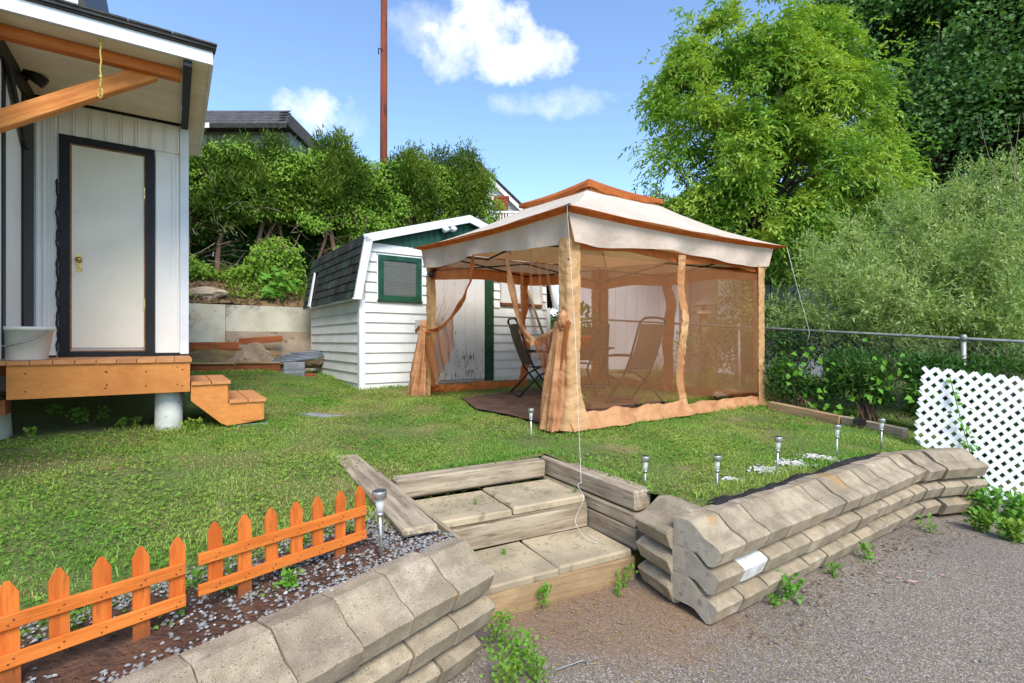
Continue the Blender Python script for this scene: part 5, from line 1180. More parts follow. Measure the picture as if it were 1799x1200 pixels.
# the light green ash
ash_lobes = [(A(1255, 300, 13), (1.75, 1.6, 1.8)), (A(1400, 330, 12.6), (2.2, 1.7, 2.0)), (A(1330, 160, 13.3), (2.0, 1.7, 1.7)), (A(1460, 200, 12.8), (1.5, 1.4, 1.7)), (A(1200, 190, 13.4), (1.0, 1.1, 1.05)), (A(1340, 70, 13.4), (1.2, 1.2, .9)),
             (A(1250, 110, 13.5), (1.2, 1.1, 1.1)), (A(1490, 330, 12.4), (1.25, 1.3, 1.3)), (A(1330, 410, 12.6), (2.4, 1.5, 1.1)), (A(1205, 380, 13.2), (.95, 1.1, .85)), (A(1420, 120, 13.2), (1.0, 1.0, .8)), (A(1430, 460, 12.4), (1.4, 1.0, .8)), (A(1290, 430, 12.3), (1.3, .9, .8)), (A(1370, 380, 12.2), (1.0, .8, .8)), (A(1345, 30, 13.4), (.5, .6, .9)), (A(1275, 70, 13.5), (.45, .6, .8)), (A(1440, 60, 13.2), (.5, .6, .7)), (A(1215, 120, 13.4), (.5, .5, .6))]
tree('ash_tree', (6.3, 13.2, .5), 6.5, .17, ash_lobes, 15500, lambda p, d: sprigs(p, d, .34, 7, .145, .05, .7), 'ash', 'bright yellow-green ash tree with drooping leaflets behind the canopy', 'tree', bark='bark_dark', nlimb=90, gap=-.03, gs=1.0, hollow=.4, rag=.20)
mp_l = [(A(1620, 60, 16.5), (3.2, 2.5, 2.6)), (A(1760, 120, 16), (3.2, 2.5, 3.0)), (A(1660, 230, 16), (2.6, 2.2, 2.2)), (A(1540, 20, 17), (2.0, 2, 1.6)), (A(1700, -80, 17), (4, 3, 2.5)), (A(1850, 0, 16), (3.5, 3, 3.5)), (A(1780, 250, 15.5), (2.6, 2, 2)), (A(1590, 290, 16.5), (1.7, 1.6, 1.4)), (A(1900, 250, 16), (3, 2.5, 2.5))]
tree('maple_tree', (14.0, 16.8, .3), 9, .32, mp_l, 11000, lambda p, d: merge([leaves(p+RS.normal(size=p.shape)*.22, d*.5+RS.normal(size=p.shape)*.5+np.array([0, 0, -.35]), RS.uniform(.10, .17, len(p)), RS.uniform(.08, .15, len(p)), .16, RS.normal(size=p.shape)*.5+np.array([0, -.3, 1.])) for _ in range(15)]), 'maple', 'tall dark green maple filling the upper right behind the ash', 'tree', bark='bark_dark', nlimb=70, gap=.0, gs=.6, hollow=.45)
# dark trees further back closing the view under the crowns
tree('background_tree', (10, 19, .3), 4.5, .2, [(A(1450, 430, 19), (3.4, 2, 2.4)), (A(1330, 470, 20), (3.2, 2, 1.6)), (A(1560, 440, 18), (3, 2, 3)), (A(1200, 460, 21), (2.2, 2, 1.3))], 3600, lambda p, d: merge([leaves(p+RS.normal(size=p.shape)*.25, d*.5+RS.normal(size=p.shape)*.5+np.array([0, 0, -.3]), .26, .2) for _ in range(5)]), 'maple', 'dark background tree low between the ash and the maple', 'tree', bark='bark_dark')
tree('background_tree', (18, 17, .3), 4.5, .2, [(A(1750, 400, 17), (4, 2, 3.4)), (A(1900, 380, 17), (4, 2, 3.6))], 2400, lambda p, d: merge([leaves(p+RS.normal(size=p.shape)*.25, d*.5+RS.normal(size=p.shape)*.5+np.array([0, 0, -.3]), .26, .2) for _ in range(5)]), 'maple', 'dark tree behind the feathery willow bush at the right edge', 'tree', bark='bark_dark')
# feathery grey-green willow bush
def willow():
    base = V((7.6, 8.2, .3)); t = thing('willow_bush', base, 'feathery grey-green willow bush leaning over the fence at the right', 'bush')
    tips = []; m = MB(); cl = []
    fan = [(A(1400, 540, 7.6)), A(1450, 480, 7.8), A(1500, 420, 8), A(1570, 400, 8.2), A(1640, 375, 8.2), A(1700, 350, 8), A(1770, 325, 7.8), A(1840, 320, 7.6), A(1900, 360, 7.4), A(1480, 560, 7.1), A(1560, 500, 7.2), A(1640, 450, 7.2), A(1720, 420, 7), A(1800, 420, 6.9), A(1880, 450, 6.8), A(1560, 580, 6.9), A(1660, 560, 6.8), A(1760, 540, 6.6), A(1860, 560, 6.5), A(1620, 430, 9), A(1780, 390, 8.8), A(1430, 590, 7.4), A(1850, 290, 7.8), A(1820, 300, 7.4), A(1680, 480, 7.0), A(1540, 540, 7.4), A(1460, 530, 7.9)]
    for f in fan:
        for k in range(14):
            e = V(f)+V((random.gauss(0, .30), random.gauss(0, .4), random.gauss(0, .2))); s = base+V((random.gauss(0, .35), random.gauss(0, .3), 0))
            mid = s.lerp(e, .55)+V((0, 0, .25)); pts = [s, s.lerp(mid, .5)+V((0, 0, .1)), mid, e]; c = cat(pts, 14)
            if k < 4 and (c[-1].x-5.59)*.7545+(c[-1].y-6.2)*.6563 > .25: m.tube(c, [.016*(1-i/15)+.003 for i in range(15)], 5)
            for i in range(5, 15): tips.append((c[i], (c[i]-c[i-1]).normalized()))
    build('stems', m, M['twig'], t, True)
    P = np.array([tuple(a) for a, b in tips]); D = np.array([tuple(b) for a, b in tips]); vs = []
    beyond = (P[:, 0]-5.59)*.7545+(P[:, 1]-6.2)*.6563; kk = (beyond > .2) | ((beyond > -.12) & (P[:, 2] > 1.75)); P, D = P[kk], D[kk]
    for k in range(7):      # side shoots, each set with narrow leaves
        sd_ = nrm(D*.6+RS.normal(size=P.shape)*.75+np.array([0, 0, .25])); Ls = RS.uniform(.18, .42, len(P))[:, None]
        for j in range(9):
            q = P+sd_*Ls*(j+1)/9; vs.append(leaves(q, sd_*.7+nrm(RS.normal(size=P.shape))*.75+np.array([0, 0, .12]), RS.uniform(.05, .09, len(P)), .021, .1))
    np_obj('foliage', merge(vs), M['willow'], t)
    m2 = MB()
    for k in range(4):
        a = V(A(1790+random.uniform(-60, 50), 420, 7.2)); m2.tube([a, a+V((random.uniform(-.25, .1), 0, 1.0)), a+V((random.uniform(-.5, .2), 0, 1.8))], [.007, .005, .002], 5)
    build('dry_stems', m2, M['twig'], t)
willow()
def bush(name, base, lobes, n, L, W, mat, label, cat='shrub', group=None, stem=True, up=.2, gap=-.2, gs=1.6, hollow=.2):
    base = V(base); base.z = z1(base.x, base.y) if base.z == 0 else base.z
    t = thing(name, base, label, cat, group); p, d = crown_pts(lobes, n, gap, gs, hollow, -1); n = len(p)
    np_obj('foliage', leaves(p, d*.5+RS.normal(size=(n, 3))*.6+np.array([0, 0, up]), RS.uniform(.7, 1.25, n)*L, RS.uniform(.75, 1.2, n)*W, .18), M[mat], t)
    if stem:
        m = MB()
        for i in RS.choice(n, min(n, 26), False): q = V(p[i]); m.tube([base+V((random.gauss(0, .1), random.gauss(0, .1), -.05)), base.lerp(q, .5)+V((0, 0, .1)), q], [.008, .006, .003], 5)
        build('stems', m, M['bark'], t)
    return t
g = 'shrubs along the chain link fence'
bush('shrub', (3.95, 6.85, 0), [(A(1395, 662, 6.95), (.34, .25, .32)), (A(1440, 672, 6.85), (.3, .22, .24))], 3000, .075, .026, 'shrub', 'leafy shrub between the canopy right corner and the fence', group=g)
bush('shrub', (4.5, 6.3, 0), [(A(1480, 658, 6.8), (.42, .25, .28)), (A(1530, 672, 6.5), (.38, .25, .30)), (A(1500, 640, 6.9), (.4, .25, .18))], 4200, .10, .024, 'shrub', 'dark narrow-leaved shrub behind the timber edging', group=g)
bush('shrub', (5.1, 6.0, 0), [(A(1590, 672, 6.2), (.42, .25, .34)), (A(1640, 660, 6.0), (.38, .25, .24)), (A(1610, 705, 5.85), (.24, .2, .2))], 4200, .085, .026, 'shrub', 'mixed dark shrub behind the upper left corner of the lattice', group=g)
bush('shrub', (5.9, 5.9, .2), [(A(1720, 685, 5.75), (.5, .25, .36)), (A(1780, 680, 5.6), (.5, .2, .34)), (A(1840, 700, 5.5), (.5, .2, .4)), (A(1760, 780, 5.5), (.7, .2, .42))], 5200, .09, .028, 'shrub', 'dark shrub standing behind the white lattice', group=g)
bush('shrub', (4.4, 7.9, 0), [(A(1400, 610, 7.9), (.5, .4, .35)), (A(1380, 560, 9.5), (.6, .5, .6))], 2800, .08, .035, 'shrub', 'light shrub outside the fence below the grey shed', group=g)
bush('shrub', (1.0, 11.6, 0), [(A(985, 590, 11.6), (.35, .4, .7)), (A(960, 630, 11.4), (.3, .4, .4))], 1500, .1, .05, 'shrub', 'green shrub behind the shed corner at the far end of the fence', group=g)
bush('shrub', (5, 11, 0), [(A(1300, 560, 11.4), (.7, .5, 1.0)), (A(1250, 610, 11), (.9, .5, .6)), (A(1330, 600, 10.5), (.6, .5, .9))], 4200, .1, .045, 'shrub', 'tall leafy shrub beyond the fence seen through the right netting', group=g)
# grape vine leaves on the shrubs
gv = MB(); vs = []
for (x, y, d, n, sp) in ((1420, 640, 6.5, 26, .20), (1450, 720, 6.3, 16, .16), (1580, 660, 5.85, 18, .2), (1560, 705, 5.8, 14, .15), (1400, 720, 6.6, 10, .12)):
    p = np.array(A(x, y, d))+RS.normal(size=(n, 3))*np.array([sp, .12, sp]); vs.append(leaves(p, RS.normal(size=(n, 3))*np.array([1, .4, .6])+np.array([0, -.3, -.4]), RS.uniform(.05, .10, n), RS.uniform(.05, .09, n), .22, np.tile(np.array([0, -1., .5]), (n, 1))+RS.normal(size=(n, 3))*.6))
np_obj('grape_vine', merge(vs), M['weed'], None, (4.3, 6.3, .6), label='grape vine with broad light leaves climbing over the fence shrubs', cat='vine')
def flowers(name, c, n, sp, r, mat, label, cat):
    p = np.array(c)+RS.normal(size=(n, 3))*np.array(sp); g0 = z1(c[0], c[1]); t = thing(name, (c[0], c[1], g0), label, cat); vs = []
    for k in range(6):
        a = k*math.pi/3; vs.append(leaves(np.zeros((1, 3)), np.array([[math.cos(a), -.5, math.sin(a)+.3]]), r, r*.6, .1))
    me = np_mesh('flower', *merge(vs)); me.materials.append(M[mat]); m = MB()
    for q in p:
        put('flower', me, None, t, Matrix.Translation(V(q)) @ Matrix.Rotation(random.uniform(-.6, .6), 4, 'Z') @ Matrix.Scale(random.uniform(.75, 1.2), 4))
        m.tube([V((q[0]*.7+c[0]*.3, q[1]*.7+c[1]*.3, g0)), V(q)], [.004, .002], 4, False)
    build('stems', m, M['weed'], t)
def clump(name, c, n, L, W, label, mat='daylily', cat='plant'):
    c = V(c); c.z = z1(c.x, c.y); a = RS.uniform(0, 6.28, n); lean = RS.uniform(.15, .9, n); vs = []; base = np.array(c)+np.column_stack([np.cos(a)*.08, np.sin(a)*.08, np.zeros(n)])
    h = np.column_stack([np.cos(a)*lean, np.sin(a)*lean, np.ones(n)]); h = nrm(h); LL = RS.uniform(.7, 1.1, n)*L; v = []
    pts = []
    for j in range(6):
        f = j/5; bend = np.column_stack([np.cos(a)*lean*f*f*.5, np.sin(a)*lean*f*f*.5, -.75*lean*f*f]); pts.append(base+(h*f+bend)*LL[:, None])
    sd_ = np.column_stack([-np.sin(a), np.cos(a), np.zeros(n)]); V_ = np.zeros((n, 12, 3))
    for j in range(6): wv = W*(1-.9*(j/5)**2)*.5; V_[:, 2*j] = pts[j]+sd_*wv; V_[:, 2*j+1] = pts[j]-sd_*wv
    b = (np.arange(n)*12)[:, None]; T_ = []
    for j in range(5): T_ += [b+np.array([2*j, 2*j+1, 2*j+3]), b+np.array([2*j, 2*j+3, 2*j+2])]
    return np_obj(name, (V_.reshape(-1, 3), np.concatenate(T_)), M[mat], None, tuple(c), label=label, cat=cat)
g2 = 'daylily clumps'
clump('daylily', (2.65, 9.3, 0), 150, .75, .022, 'arching daylily clump behind the netting, left of the wavy brown strip'); clump('daylily', (3.35, 8.6, 0), 170, .7, .022, 'arching daylily clump behind the netting, right of the middle zip strip')
clump('daylily', (4.3, 8.2, 0), 90, .6, .018, 'smaller daylily clump by the right leg of the canopy')
sr = V((3.35, 7.75, .68)); tag(put('flat_stone', rock_mesh('flat_stone', .36, .16, .07, 4, 3), M['rock'], None, Matrix.Translation(sr) @ Matrix.Rotation(.5, 4, 'Z')), 'flat brown stone lying inside the netting by the right leg', 'stone')
tag(build('tub', MB().lathe(A(1386, 610, 8.6), [(.16, -.25), (.2, .1), (.21, .1), (.19, .08)], 18), M['blue'], None, True), 'round blue plastic tub beyond the fence', 'tub')
bt = MB(); c = V(A(1470, 610, 8.0)); bt.grid(lambda u, v: c+V((-.55+1.1*u, .3*v, .10*math.sin(u*7)+.06*math.sin(v*5+u*9)+.25*v)), 24, 8); build('tarp', bt, M['blue'], None, True, label='crumpled blue tarpaulin half hidden in the shrubs beyond the fence', cat='tarp')
# ---- hedge of old cedars on the bank
HP = V((-7.0, 10.85, 0))
hl = {0: 'hedge cedar beside the porch, its bent bare trunk rising at the edge of the house', 11: 'dense last cedar of the hedge, beside the white gabled house'}
where = ['', 'next to the end one by the porch', 'with thin twin stems above the left of the concrete wall', 'below the dark roof house', 'below the right end of the dark roof', 'with a pale thick trunk above the broad-leaved plant', 'rising behind the left corner of the shed', 'left of the rust pole', 'right in front of the rust pole', 'just right of the rust pole', 'above the left roof slope of the shed', 'above the shed peak', '']
for i in range(12):
    t = i*.64+random.uniform(-.12, .12); q_ = HP+Vv*t+U*random.uniform(-.35, .15); zb = float(zbank(np.array([q_.x]), np.array([q_.y]))[0]); base = V((q_.x, q_.y, zb-.05))
    zt_ = 5.5+.10*i+(.28 if 1 <= i <= 5 else 0)+(.16 if i in (2, 3, 4) else 0)+(.12 if i > 5 else 0)+random.uniform(-.12, .2)+(.2 if i in (9, 10) else 0); th = thing('cedar_tree', base, hl.get(i, 'hedge cedar '+where[i]), 'tree', 'cedars of the hedge on the bank')
    lean = random.uniform(-.35, .45); m = MB(); nst = 2 if i in (2, 7) else 1
    for k in range(nst):
        lx = lean+k*.5; pts = cat([base+V((k*.15, 0, 0)), base+Vv*lx*.2+V((0, -.08, .7)), base+Vv*(lx*.7+random.uniform(-.15, .15))+V((0, -.1, 1.6)), base+Vv*lx+V((0, 0, zt_-base.z-.5))], 16)
        r0 = .10 if i == 5 else random.uniform(.05, .075); m.tube(pts, [r0*(1-.8*j/16) for j in range(17)], 8)
    for k in range(16):
        f = random.uniform(.15, .8); s = pts[int(f*16)]; e = s+Vv*random.uniform(-.6, .6)+U*random.uniform(-.6, .1)+V((0, 0, random.uniform(-.1, .35))); m.tube([s, s.lerp(e, .5)+V((0, 0, .06)), e], [.010, .007, .002], 4)
    build('trunk', m, M['bark'], th, True)
    c = base+Vv*lean; lob = [((c.x+Vv.x*dx+random.uniform(-.1, .1), c.y+Vv.y*dx, z), r) for dx, z, r in ((0, zt_-.5, (.55, .42, .38)), (.25, zt_-.8, (.6, .55, .42)), (.2, zt_-1.15, (.6, .55, .5)), (-.25, zt_-1.3, (.6, .55, .5)), (.1, zt_-.1, (.15, .18, .34)), (-.25, zt_-.3, (.14, .16, .3)), (.33, zt_-.4, (.14, .16, .32)))]
    if i > 5: lob += [((c.x+Vv.x*.4, c.y+Vv.y*.4, zt_-.9), (.45, .45, .55)), ((c.x-Vv.x*.4, c.y-Vv.y*.4, zt_-.9), (.45, .45, .55))]
    if i > 5: lob += [((c.x, c.y, zt_-1.8), (.5, .5, .5)), ((c.x, c.y, zt_-2.5), (.5, .5, .6)), ((c.x+.1, c.y+.1, zt_-.15), (.25, .3, .35))]
    p, d = crown_pts(lob, 900, -.25, 1.2, .3, -1); vs = []
    for j in range(9):
        n = len(p); ax = nrm(d*.5+RS.normal(size=p.shape)*.5+np.array([0, 0, .55])); vs.append(leaves(p+ax*.02*j+RS.normal(size=p.shape)*.06, ax+RS.normal(size=p.shape)*.35, RS.uniform(.09, .17, n), RS.uniform(.022, .04, n), .1))
    np_obj('crown', merge(vs), M['cedar'], th)
# creeper over the hedge, undergrowth behind and below
n = 21000; tt = RS.uniform(-1.0, 7.9, n); zz = 2.9+RS.uniform(0, 1, n)*(2.8+.11*tt); k = np.array([noise.noise(V((a*.9, b*.9, 3))) > -.26+.16*(b < 4.35+.03*a)*(a < 5)+.10*(b < 3.5) for a, b in zip(tt, zz)]); tt, zz = tt[k], zz[k]; n = len(tt)
oo = RS.uniform(-.55, .1, n)+np.array([.35*noise.noise(V((a*1.6, b*1.6, 9))) for a, b in zip(tt, zz)])
p = np.column_stack([HP.x+Vv.x*tt+U.x*oo, HP.y+Vv.y*tt+U.y*oo, zz]); vs = []
for j in range(3):
    f = RS.normal(size=(n, 3))*.5+np.array([.3, -.6, -.5]); vs.append(leaves(p+RS.normal(size=p.shape)*.05, f, RS.uniform(.07, .13, n), RS.uniform(.035, .06, n), .12, np.tile(np.array([.4, -.8, .6]), (n, 1))+RS.normal(size=(n, 3))*.3))
np_obj('creeper', merge(vs), M['creeper'], None, (-4, 12, 3), label='light green creeper spreading over the face of the cedar hedge', cat='creeper')
n = 30000; tt = RS.uniform(-3, 9, n); oo = RS.uniform(.55, 1.5, n); zz = 2.6+RS.uniform(0, 1, n)**.8*2.7; p = np.column_stack([HP.x+Vv.x*tt+U.x*oo, HP.y+Vv.y*tt+U.y*oo, zz])
np_obj('undergrowth', leaves(p, RS.normal(size=(n, 3)), RS.uniform(.12, .26, n), RS.uniform(.08, .16, n), .1), M['maple'], None, (-3, 13, 2.6), kind='stuff')
m = MB()
for k in range(190):
    t = random.uniform(-1, 7.0); s = HP+Vv*t+U*random.uniform(-.75, .1)+V((0, 0, random.uniform(3.0, 4.9))); e = s+Vv*random.uniform(-.6, .6)+U*random.uniform(-.2, .2)+V((0, 0, random.uniform(-.4, .5))); m.tube([s, s.lerp(e, .5)+V((0, 0, random.uniform(-.1, .12))), e], [.008, .007, .003], 4, False)
build('dead_twigs', m, M['twig'], None, kind='stuff')
# low plants on the bank
n = 12000; tt = RS.uniform(-4, 6, n); ss = 3.7+RS.uniform(0, 1, n)**.6*1.6; p = np.column_stack([S0.x+Vv.x*tt+U.x*ss, S0.y+Vv.y*tt+U.y*ss, np.zeros(n)]); k = np.array([noise.noise(V((a*1.3, b*1.3, 0))) > -.10-.25*(b > 4.4) for a, b in zip(tt, ss)]); p = p[k]; p[:, 2] = zbank(p[:, 0], p[:, 1])+RS.uniform(0, 1, len(p))*(.10+.16*np.clip(np.hypot(p[:, 0]-S0.x, 0)*0+((p[:, 0]-S0.x)*U.x+(p[:, 1]-S0.y)*U.y-4.3), 0, 1))
np_obj('bank_plants', leaves(p, RS.normal(size=p.shape)+np.array([0, 0, .8]), RS.uniform(.06, .16, len(p)), RS.uniform(.03, .07, len(p)), .15), M['clover'], None, (-4, 11, 2.3), kind='stuff')
n = 2600; tt = RS.uniform(-4, 5, n); ss = RS.uniform(3.64, 4.6, n); p = np.column_stack([S0.x+Vv.x*tt+U.x*ss, S0.y+Vv.y*tt+U.y*ss, np.zeros(n)]); p[:, 2] = zbank(p[:, 0], p[:, 1])+.02
np_obj('leaf_litter', leaves(p, RS.normal(size=p.shape)*np.array([1, 1, .2]), .09, .04, .1), M['dryleaf'], None, (-4, 11, 2.2), kind='stuff')
bl = V(A(492, 520, 10.9)); bl.z = 2.45; vs = []
bt_ = thing('broad_leaf_plant', bl, 'tall broad-leaved weed growing on top of the concrete wall', 'plant'); m = MB()
for k in range(9):
    e = bl+V((random.gauss(0, .28), random.gauss(0, .15), random.uniform(.1, .75))); m.tube([bl, bl.lerp(e, .5)+V((0, 0, .12)), e], [.012, .009, .004], 5); nl_ = 6
    q9 = np.array([tuple(bl.lerp(e, random.uniform(.35, 1.0))) for _ in range(nl_)])+RS.normal(size=(nl_, 3))*.05; vs.append(leaves(q9, RS.normal(size=(nl_, 3))+np.array([.1, -.6, -.3]), RS.uniform(.13, .25, nl_), RS.uniform(.09, .16, nl_), .1, np.tile(np.array([.2, -.7, .7]), (nl_, 1))+RS.normal(size=(nl_, 3))*.3))
np_obj('leaves', merge(vs), M['bigleaf'], bt_); build('stems', m, M['weed'], bt_)
# ------------------------------------------------------------------ grass, gravel, weeds
def lawn_mask(x, y, bed=.43):
    k = inside(x, y, LAWN) & ~inside(x, y, FLOOR)
    rx, ry = x-S0.x, y-S0.y; t = rx*Vv.x+ry*Vv.y; s = rx*U.x+ry*U.y; k &= ~((t > -.06) & (t < FT+.05) & (s > -.04))
    q_ = (x-LW_B.x)*nn.x+(y-LW_B.y)*nn.y      # distance behind the left wall
    al = (x-LW_B.x)*LW_D.x+(y-LW_B.y)*LW_D.y
    edge = bed+.12*np.sin(al*5.3)+.07*np.sin(al*13+1)
    k &= ~((q_ < edge) & (al < 2.5) & (al > -.1))
    hx, hy = W0.x-x, W0.y-y; t = hx*HV.x+hy*HV.y; s = hx*HU.x+hy*HU.y; k &= ~((t > .0) & (s < 1.0) & (t < 5))
    q2 = (x-RW_N.x)*RW_O.x+(y-RW_N.y)*RW_O.y; al2 = (x-RW_N.x)*RW_D.x+(y-RW_N.y)*RW_D.y
    k &= ~((q2 > -.30) & (al2 < 3.5)); k &= ~((q2 > -.42-.05*np.sin(al2*9)) & (al2 < 3.0) & (al2 > .3) & (np.sin(al2*4) > -.2))
    return k
def scatter(n, x0, x1, y0, y1):
    return RS.uniform(x0, x1, n), RS.uniform(y0, y1, n)
def blades(x, y, h, w):
    n = len(x); z = zlawn(x, y)-.004; base = np.column_stack([x, y, z]); a = RS.uniform(0, 6.283, n); lean = RS.uniform(.35, 1.7, n)
    hd = np.column_stack([np.cos(a), np.sin(a), np.zeros(n)]); sd_ = np.column_stack([-np.sin(a), np.cos(a), np.zeros(n)])
    tw = RS.uniform(0, 6.283, n); sd_ = np.column_stack([np.cos(tw), np.sin(tw), np.zeros(n)])
    mid = base+hd*(h*lean*.28)[:, None]+np.array([0, 0, 1.])*(h*.6)[:, None]; tip = base+hd*(h*lean*.9)[:, None]+np.array([0, 0, 1.])*np.maximum(h*(1-.42*lean), .22*h)[:, None]
    v = np.empty((n, 5, 3)); v[:, 0] = base-sd_*w[:, None]*.5; v[:, 1] = base+sd_*w[:, None]*.5; v[:, 2] = mid+sd_*w[:, None]*.42; v[:, 3] = mid-sd_*w[:, None]*.42; v[:, 4] = tip
    b = (np.arange(n)*5)[:, None]; return v.reshape(-1, 3), np.concatenate([b+np.array([0, 1, 2]), b+np.array([0, 2, 3]), b+np.array([3, 2, 4])])
gx, gy = [], []
for n, x0, x1, y0, y1 in ((150000, -3.2, 4.6, 1.3, 4.7), (170000, -5.0, 5.0, 4.0, 7.2), (110000, -6.0, 5.5, 6.5, 10.4)):
    a, b = scatter(n, x0, x1, y0, y1); gx.append(a); gy.append(b)
gx, gy = np.concatenate(gx), np.concatenate(gy); k = lawn_mask(gx, gy) & (np.abs(gx) < gy*1.06+.3); gx, gy = gx[k], gy[k]
pn = np.array([noise.noise(V((a*.9, b*.9, 1)))*.7+noise.noise(V((a*3.1, b*3.1, 5)))*.5 for a, b in zip(gx, gy)])
k = RS.uniform(-.55, .1, len(gx)) < pn+.02; gx, gy, pn = gx[k], gy[k], pn[k]; n = len(gx)
hh = RS.uniform(.010, .026, n)*(1+1.1*np.clip(pn, -.5, .9))*np.clip(.62+.09*np.hypot(gx, gy), .7, 1.25); dist = np.hypot(gx, gy)
np_obj('grass', blades(gx, gy, hh, RS.uniform(.0018, .0042, n)*(1+.13*dist)), M['grass'], None, (0, 4, .5), kind='stuff')
# dry straw among the grass
a, b = scatter(150000, -5, 5, 1.3, 8.5); k = lawn_mask(a, b) & (np.abs(a) < b*1.06+.3); a, b = a[k], b[k]
k = np.array([noise.noise(V((q*1.1, r*1.1, 8))) > -.14+.33*(q > -.3) for q, r in zip(a, b)]); a, b = a[k], b[k]
M['straw'] = leafmat('dry_straw', lin(196, 176, 112), lin(170, 144, 90), None, .2, .7)
np_obj('dry_grass', blades(a, b, RS.uniform(.008, .026, len(a)), RS.uniform(.002, .004, len(a))*(1+.1*np.hypot(a, b))), M['straw'], None, (0, 4, .5), kind='stuff')
# longer blades that the mower misses, along timbers, shed, fabric and walls
def fringe(p, q, n, wdt, hmin, hmax):
    f = RS.uniform(0, 1, n); o = RS.normal(size=(n, 2))*wdt; return p[0]+(q[0]-p[0])*f+o[:, 0], p[1]+(q[1]-p[1])*f+o[:, 1], RS.uniform(hmin, hmax, n)
fl_ = []
for p, q, n, w in (((.33, 4.24), (.94, 3.30), 420, .022), ((-.80, 3.68), (.26, 4.24), 700, .02), ((-1.42, 4.02), (-.62, 2.62), 420, .03), ((-2.45, 8.06), (.6, 10.2), 900, .04), ((-4.2, 10.5), (-2.5, 8.1), 800, .05), ((.55, 4.88), (3.55, 7.0), 1500, .035),
                   ((RW_N-RW_O*.46+RW_D*.4).to_tuple()[:2], (RW_END1-RW_O*.40).to_tuple()[:2], 1500, .045), ((-3.6, 4.75), (-2.7, 5.2), 500, .12), ((-3.37, 4.8), (-3.2, 4.85), 120, .06), ((-5.5, 8.4), (-4.4, 9.1), 600, .06), ((-1.9, 2.1), (-.75, 3.1), 900, .10)):
    a, b, h = fringe(p, q, n, w, .03, .085); k = inside(a, b, LAWN); fl_.append((a[k], b[k], h[k]))
fa, fb, fh = (np.concatenate(z) for z in zip(*fl_))
np_obj('edge_grass', blades(fa, fb, fh, RS.uniform(.002, .0045, len(fa))*(1+.12*np.hypot(fa, fb))), M['grass'], None, (0, 4, .5), kind='stuff')
f = RS.uniform(0, 1, 520)**.8; o = np.abs(RS.normal(size=520))*.16+.005; a = RW_N.x+RW_D.x*f*2.8+RW_O.x*o; b = RW_N.y+RW_D.y*f*2.8+RW_O.y*o
np_obj('wall_foot_litter', leaves(np.column_stack([a, b, np.full(520, .010)]), RS.normal(size=(520, 3))*np.array([1, 1, .08]), RS.uniform(.012, .035, 520), RS.uniform(.006, .014, 520), .1), M['dryleaf'], None, (2, 3.3, 0), kind='stuff')
# clover and broad weeds low in the lawn
a, b = scatter(75000, -5.2, 5, 1.3, 9.5); k = lawn_mask(a, b, .28) & (np.abs(a) < b*1.06+.3); a, b = a[k], b[k]
k = np.array([noise.noise(V((q*1.7, r*1.7, 4))) > .02-.5*(abs((W0.x-q)*HU.x+(W0.y-r)*HU.y-1.12) < .22 and q < -2.4)-.3*(r < 3.2) for q, r in zip(a, b)]); a, b = a[k], b[k]; n = len(a)
p = np.column_stack([a, b, zlawn(a, b)+RS.uniform(.008, .035, n)])
np_obj('clover', leaves(p, RS.normal(size=(n, 3))*np.array([1, 1, .3]), RS.uniform(.018, .034, n), RS.uniform(.014, .024, n), .1, np.tile(np.array([0, 0, 1.]), (n, 1))+RS.normal(size=(n, 3))*.3), M['clover'], None, (0, 4, .5), kind='stuff')
# gravel in the planting bed and along the walls
def gravel_mat():
    t = NT('gravel'); g = t.new('ShaderNodeNewGeometry'); r = g.outputs['Random Per Island']; col = t.mix(r, lin(158, 152, 142), lin(112, 108, 102)); col = t.mix(t.math('GREATER_THAN', r, .86), col, lin(196, 190, 182)); col = t.mix(t.math('LESS_THAN', r, .10), col, lin(150, 122, 100))
    t.val(t.b.inputs['Base Color'], t.mix(t.ramp(t.noise(t.coords('World'), 160, 3), .35, .65), col, lin(128, 128, 130))); t.b.inputs['Roughness'].default_value = .9; return t.m
M['gravel'] = gravel_mat()
def stones(x, y, z, s):
    n = len(x); base = np.array([(1, 0, 0), (-1, 0, 0), (0, 1, 0), (0, -1, 0), (0, 0, 1), (0, 0, -1), (.6, .6, .45), (-.6, -.6, .45)], float)
    tri = np.array([(0, 6, 4), (6, 2, 4), (2, 1, 4), (1, 7, 4), (7, 3, 4), (3, 0, 4), (0, 2, 6), (1, 3, 7), (2, 0, 5), (1, 2, 5), (3, 1, 5), (0, 3, 5)])
    v = base[None]*(1+RS.uniform(-.3, .3, (n, 8, 3)))*s[:, None, None]*np.stack([RS.uniform(.7, 1.3, n), RS.uniform(.6, 1.1, n), RS.uniform(.4, .75, n)], 1)[:, None, :]
    a = RS.uniform(0, 6.28, n); c, s_ = np.cos(a)[:, None], np.sin(a)[:, None]; v[..., 0], v[..., 1] = v[..., 0]*c-v[..., 1]*s_, v[..., 0]*s_+v[..., 1]*c
    v += np.column_stack([x, y, z])[:, None, :]; return v.reshape(-1, 3), (np.arange(n)*8)[:, None, None].repeat(12, 1).reshape(-1, 1)+np.tile(tri, (n, 1))
def bedpts(n, q0, q1, a0, a1):
    al, q_ = RS.uniform(a0, a1, n), RS.uniform(q0, q1, n); return LW_B.x+LW_D.x*al+nn.x*q_, LW_B.y+LW_D.y*al+nn.y*q_, al, q_
x1_, y1_, al, qq = bedpts(9000, -.05, .62, -.02, 2.3)
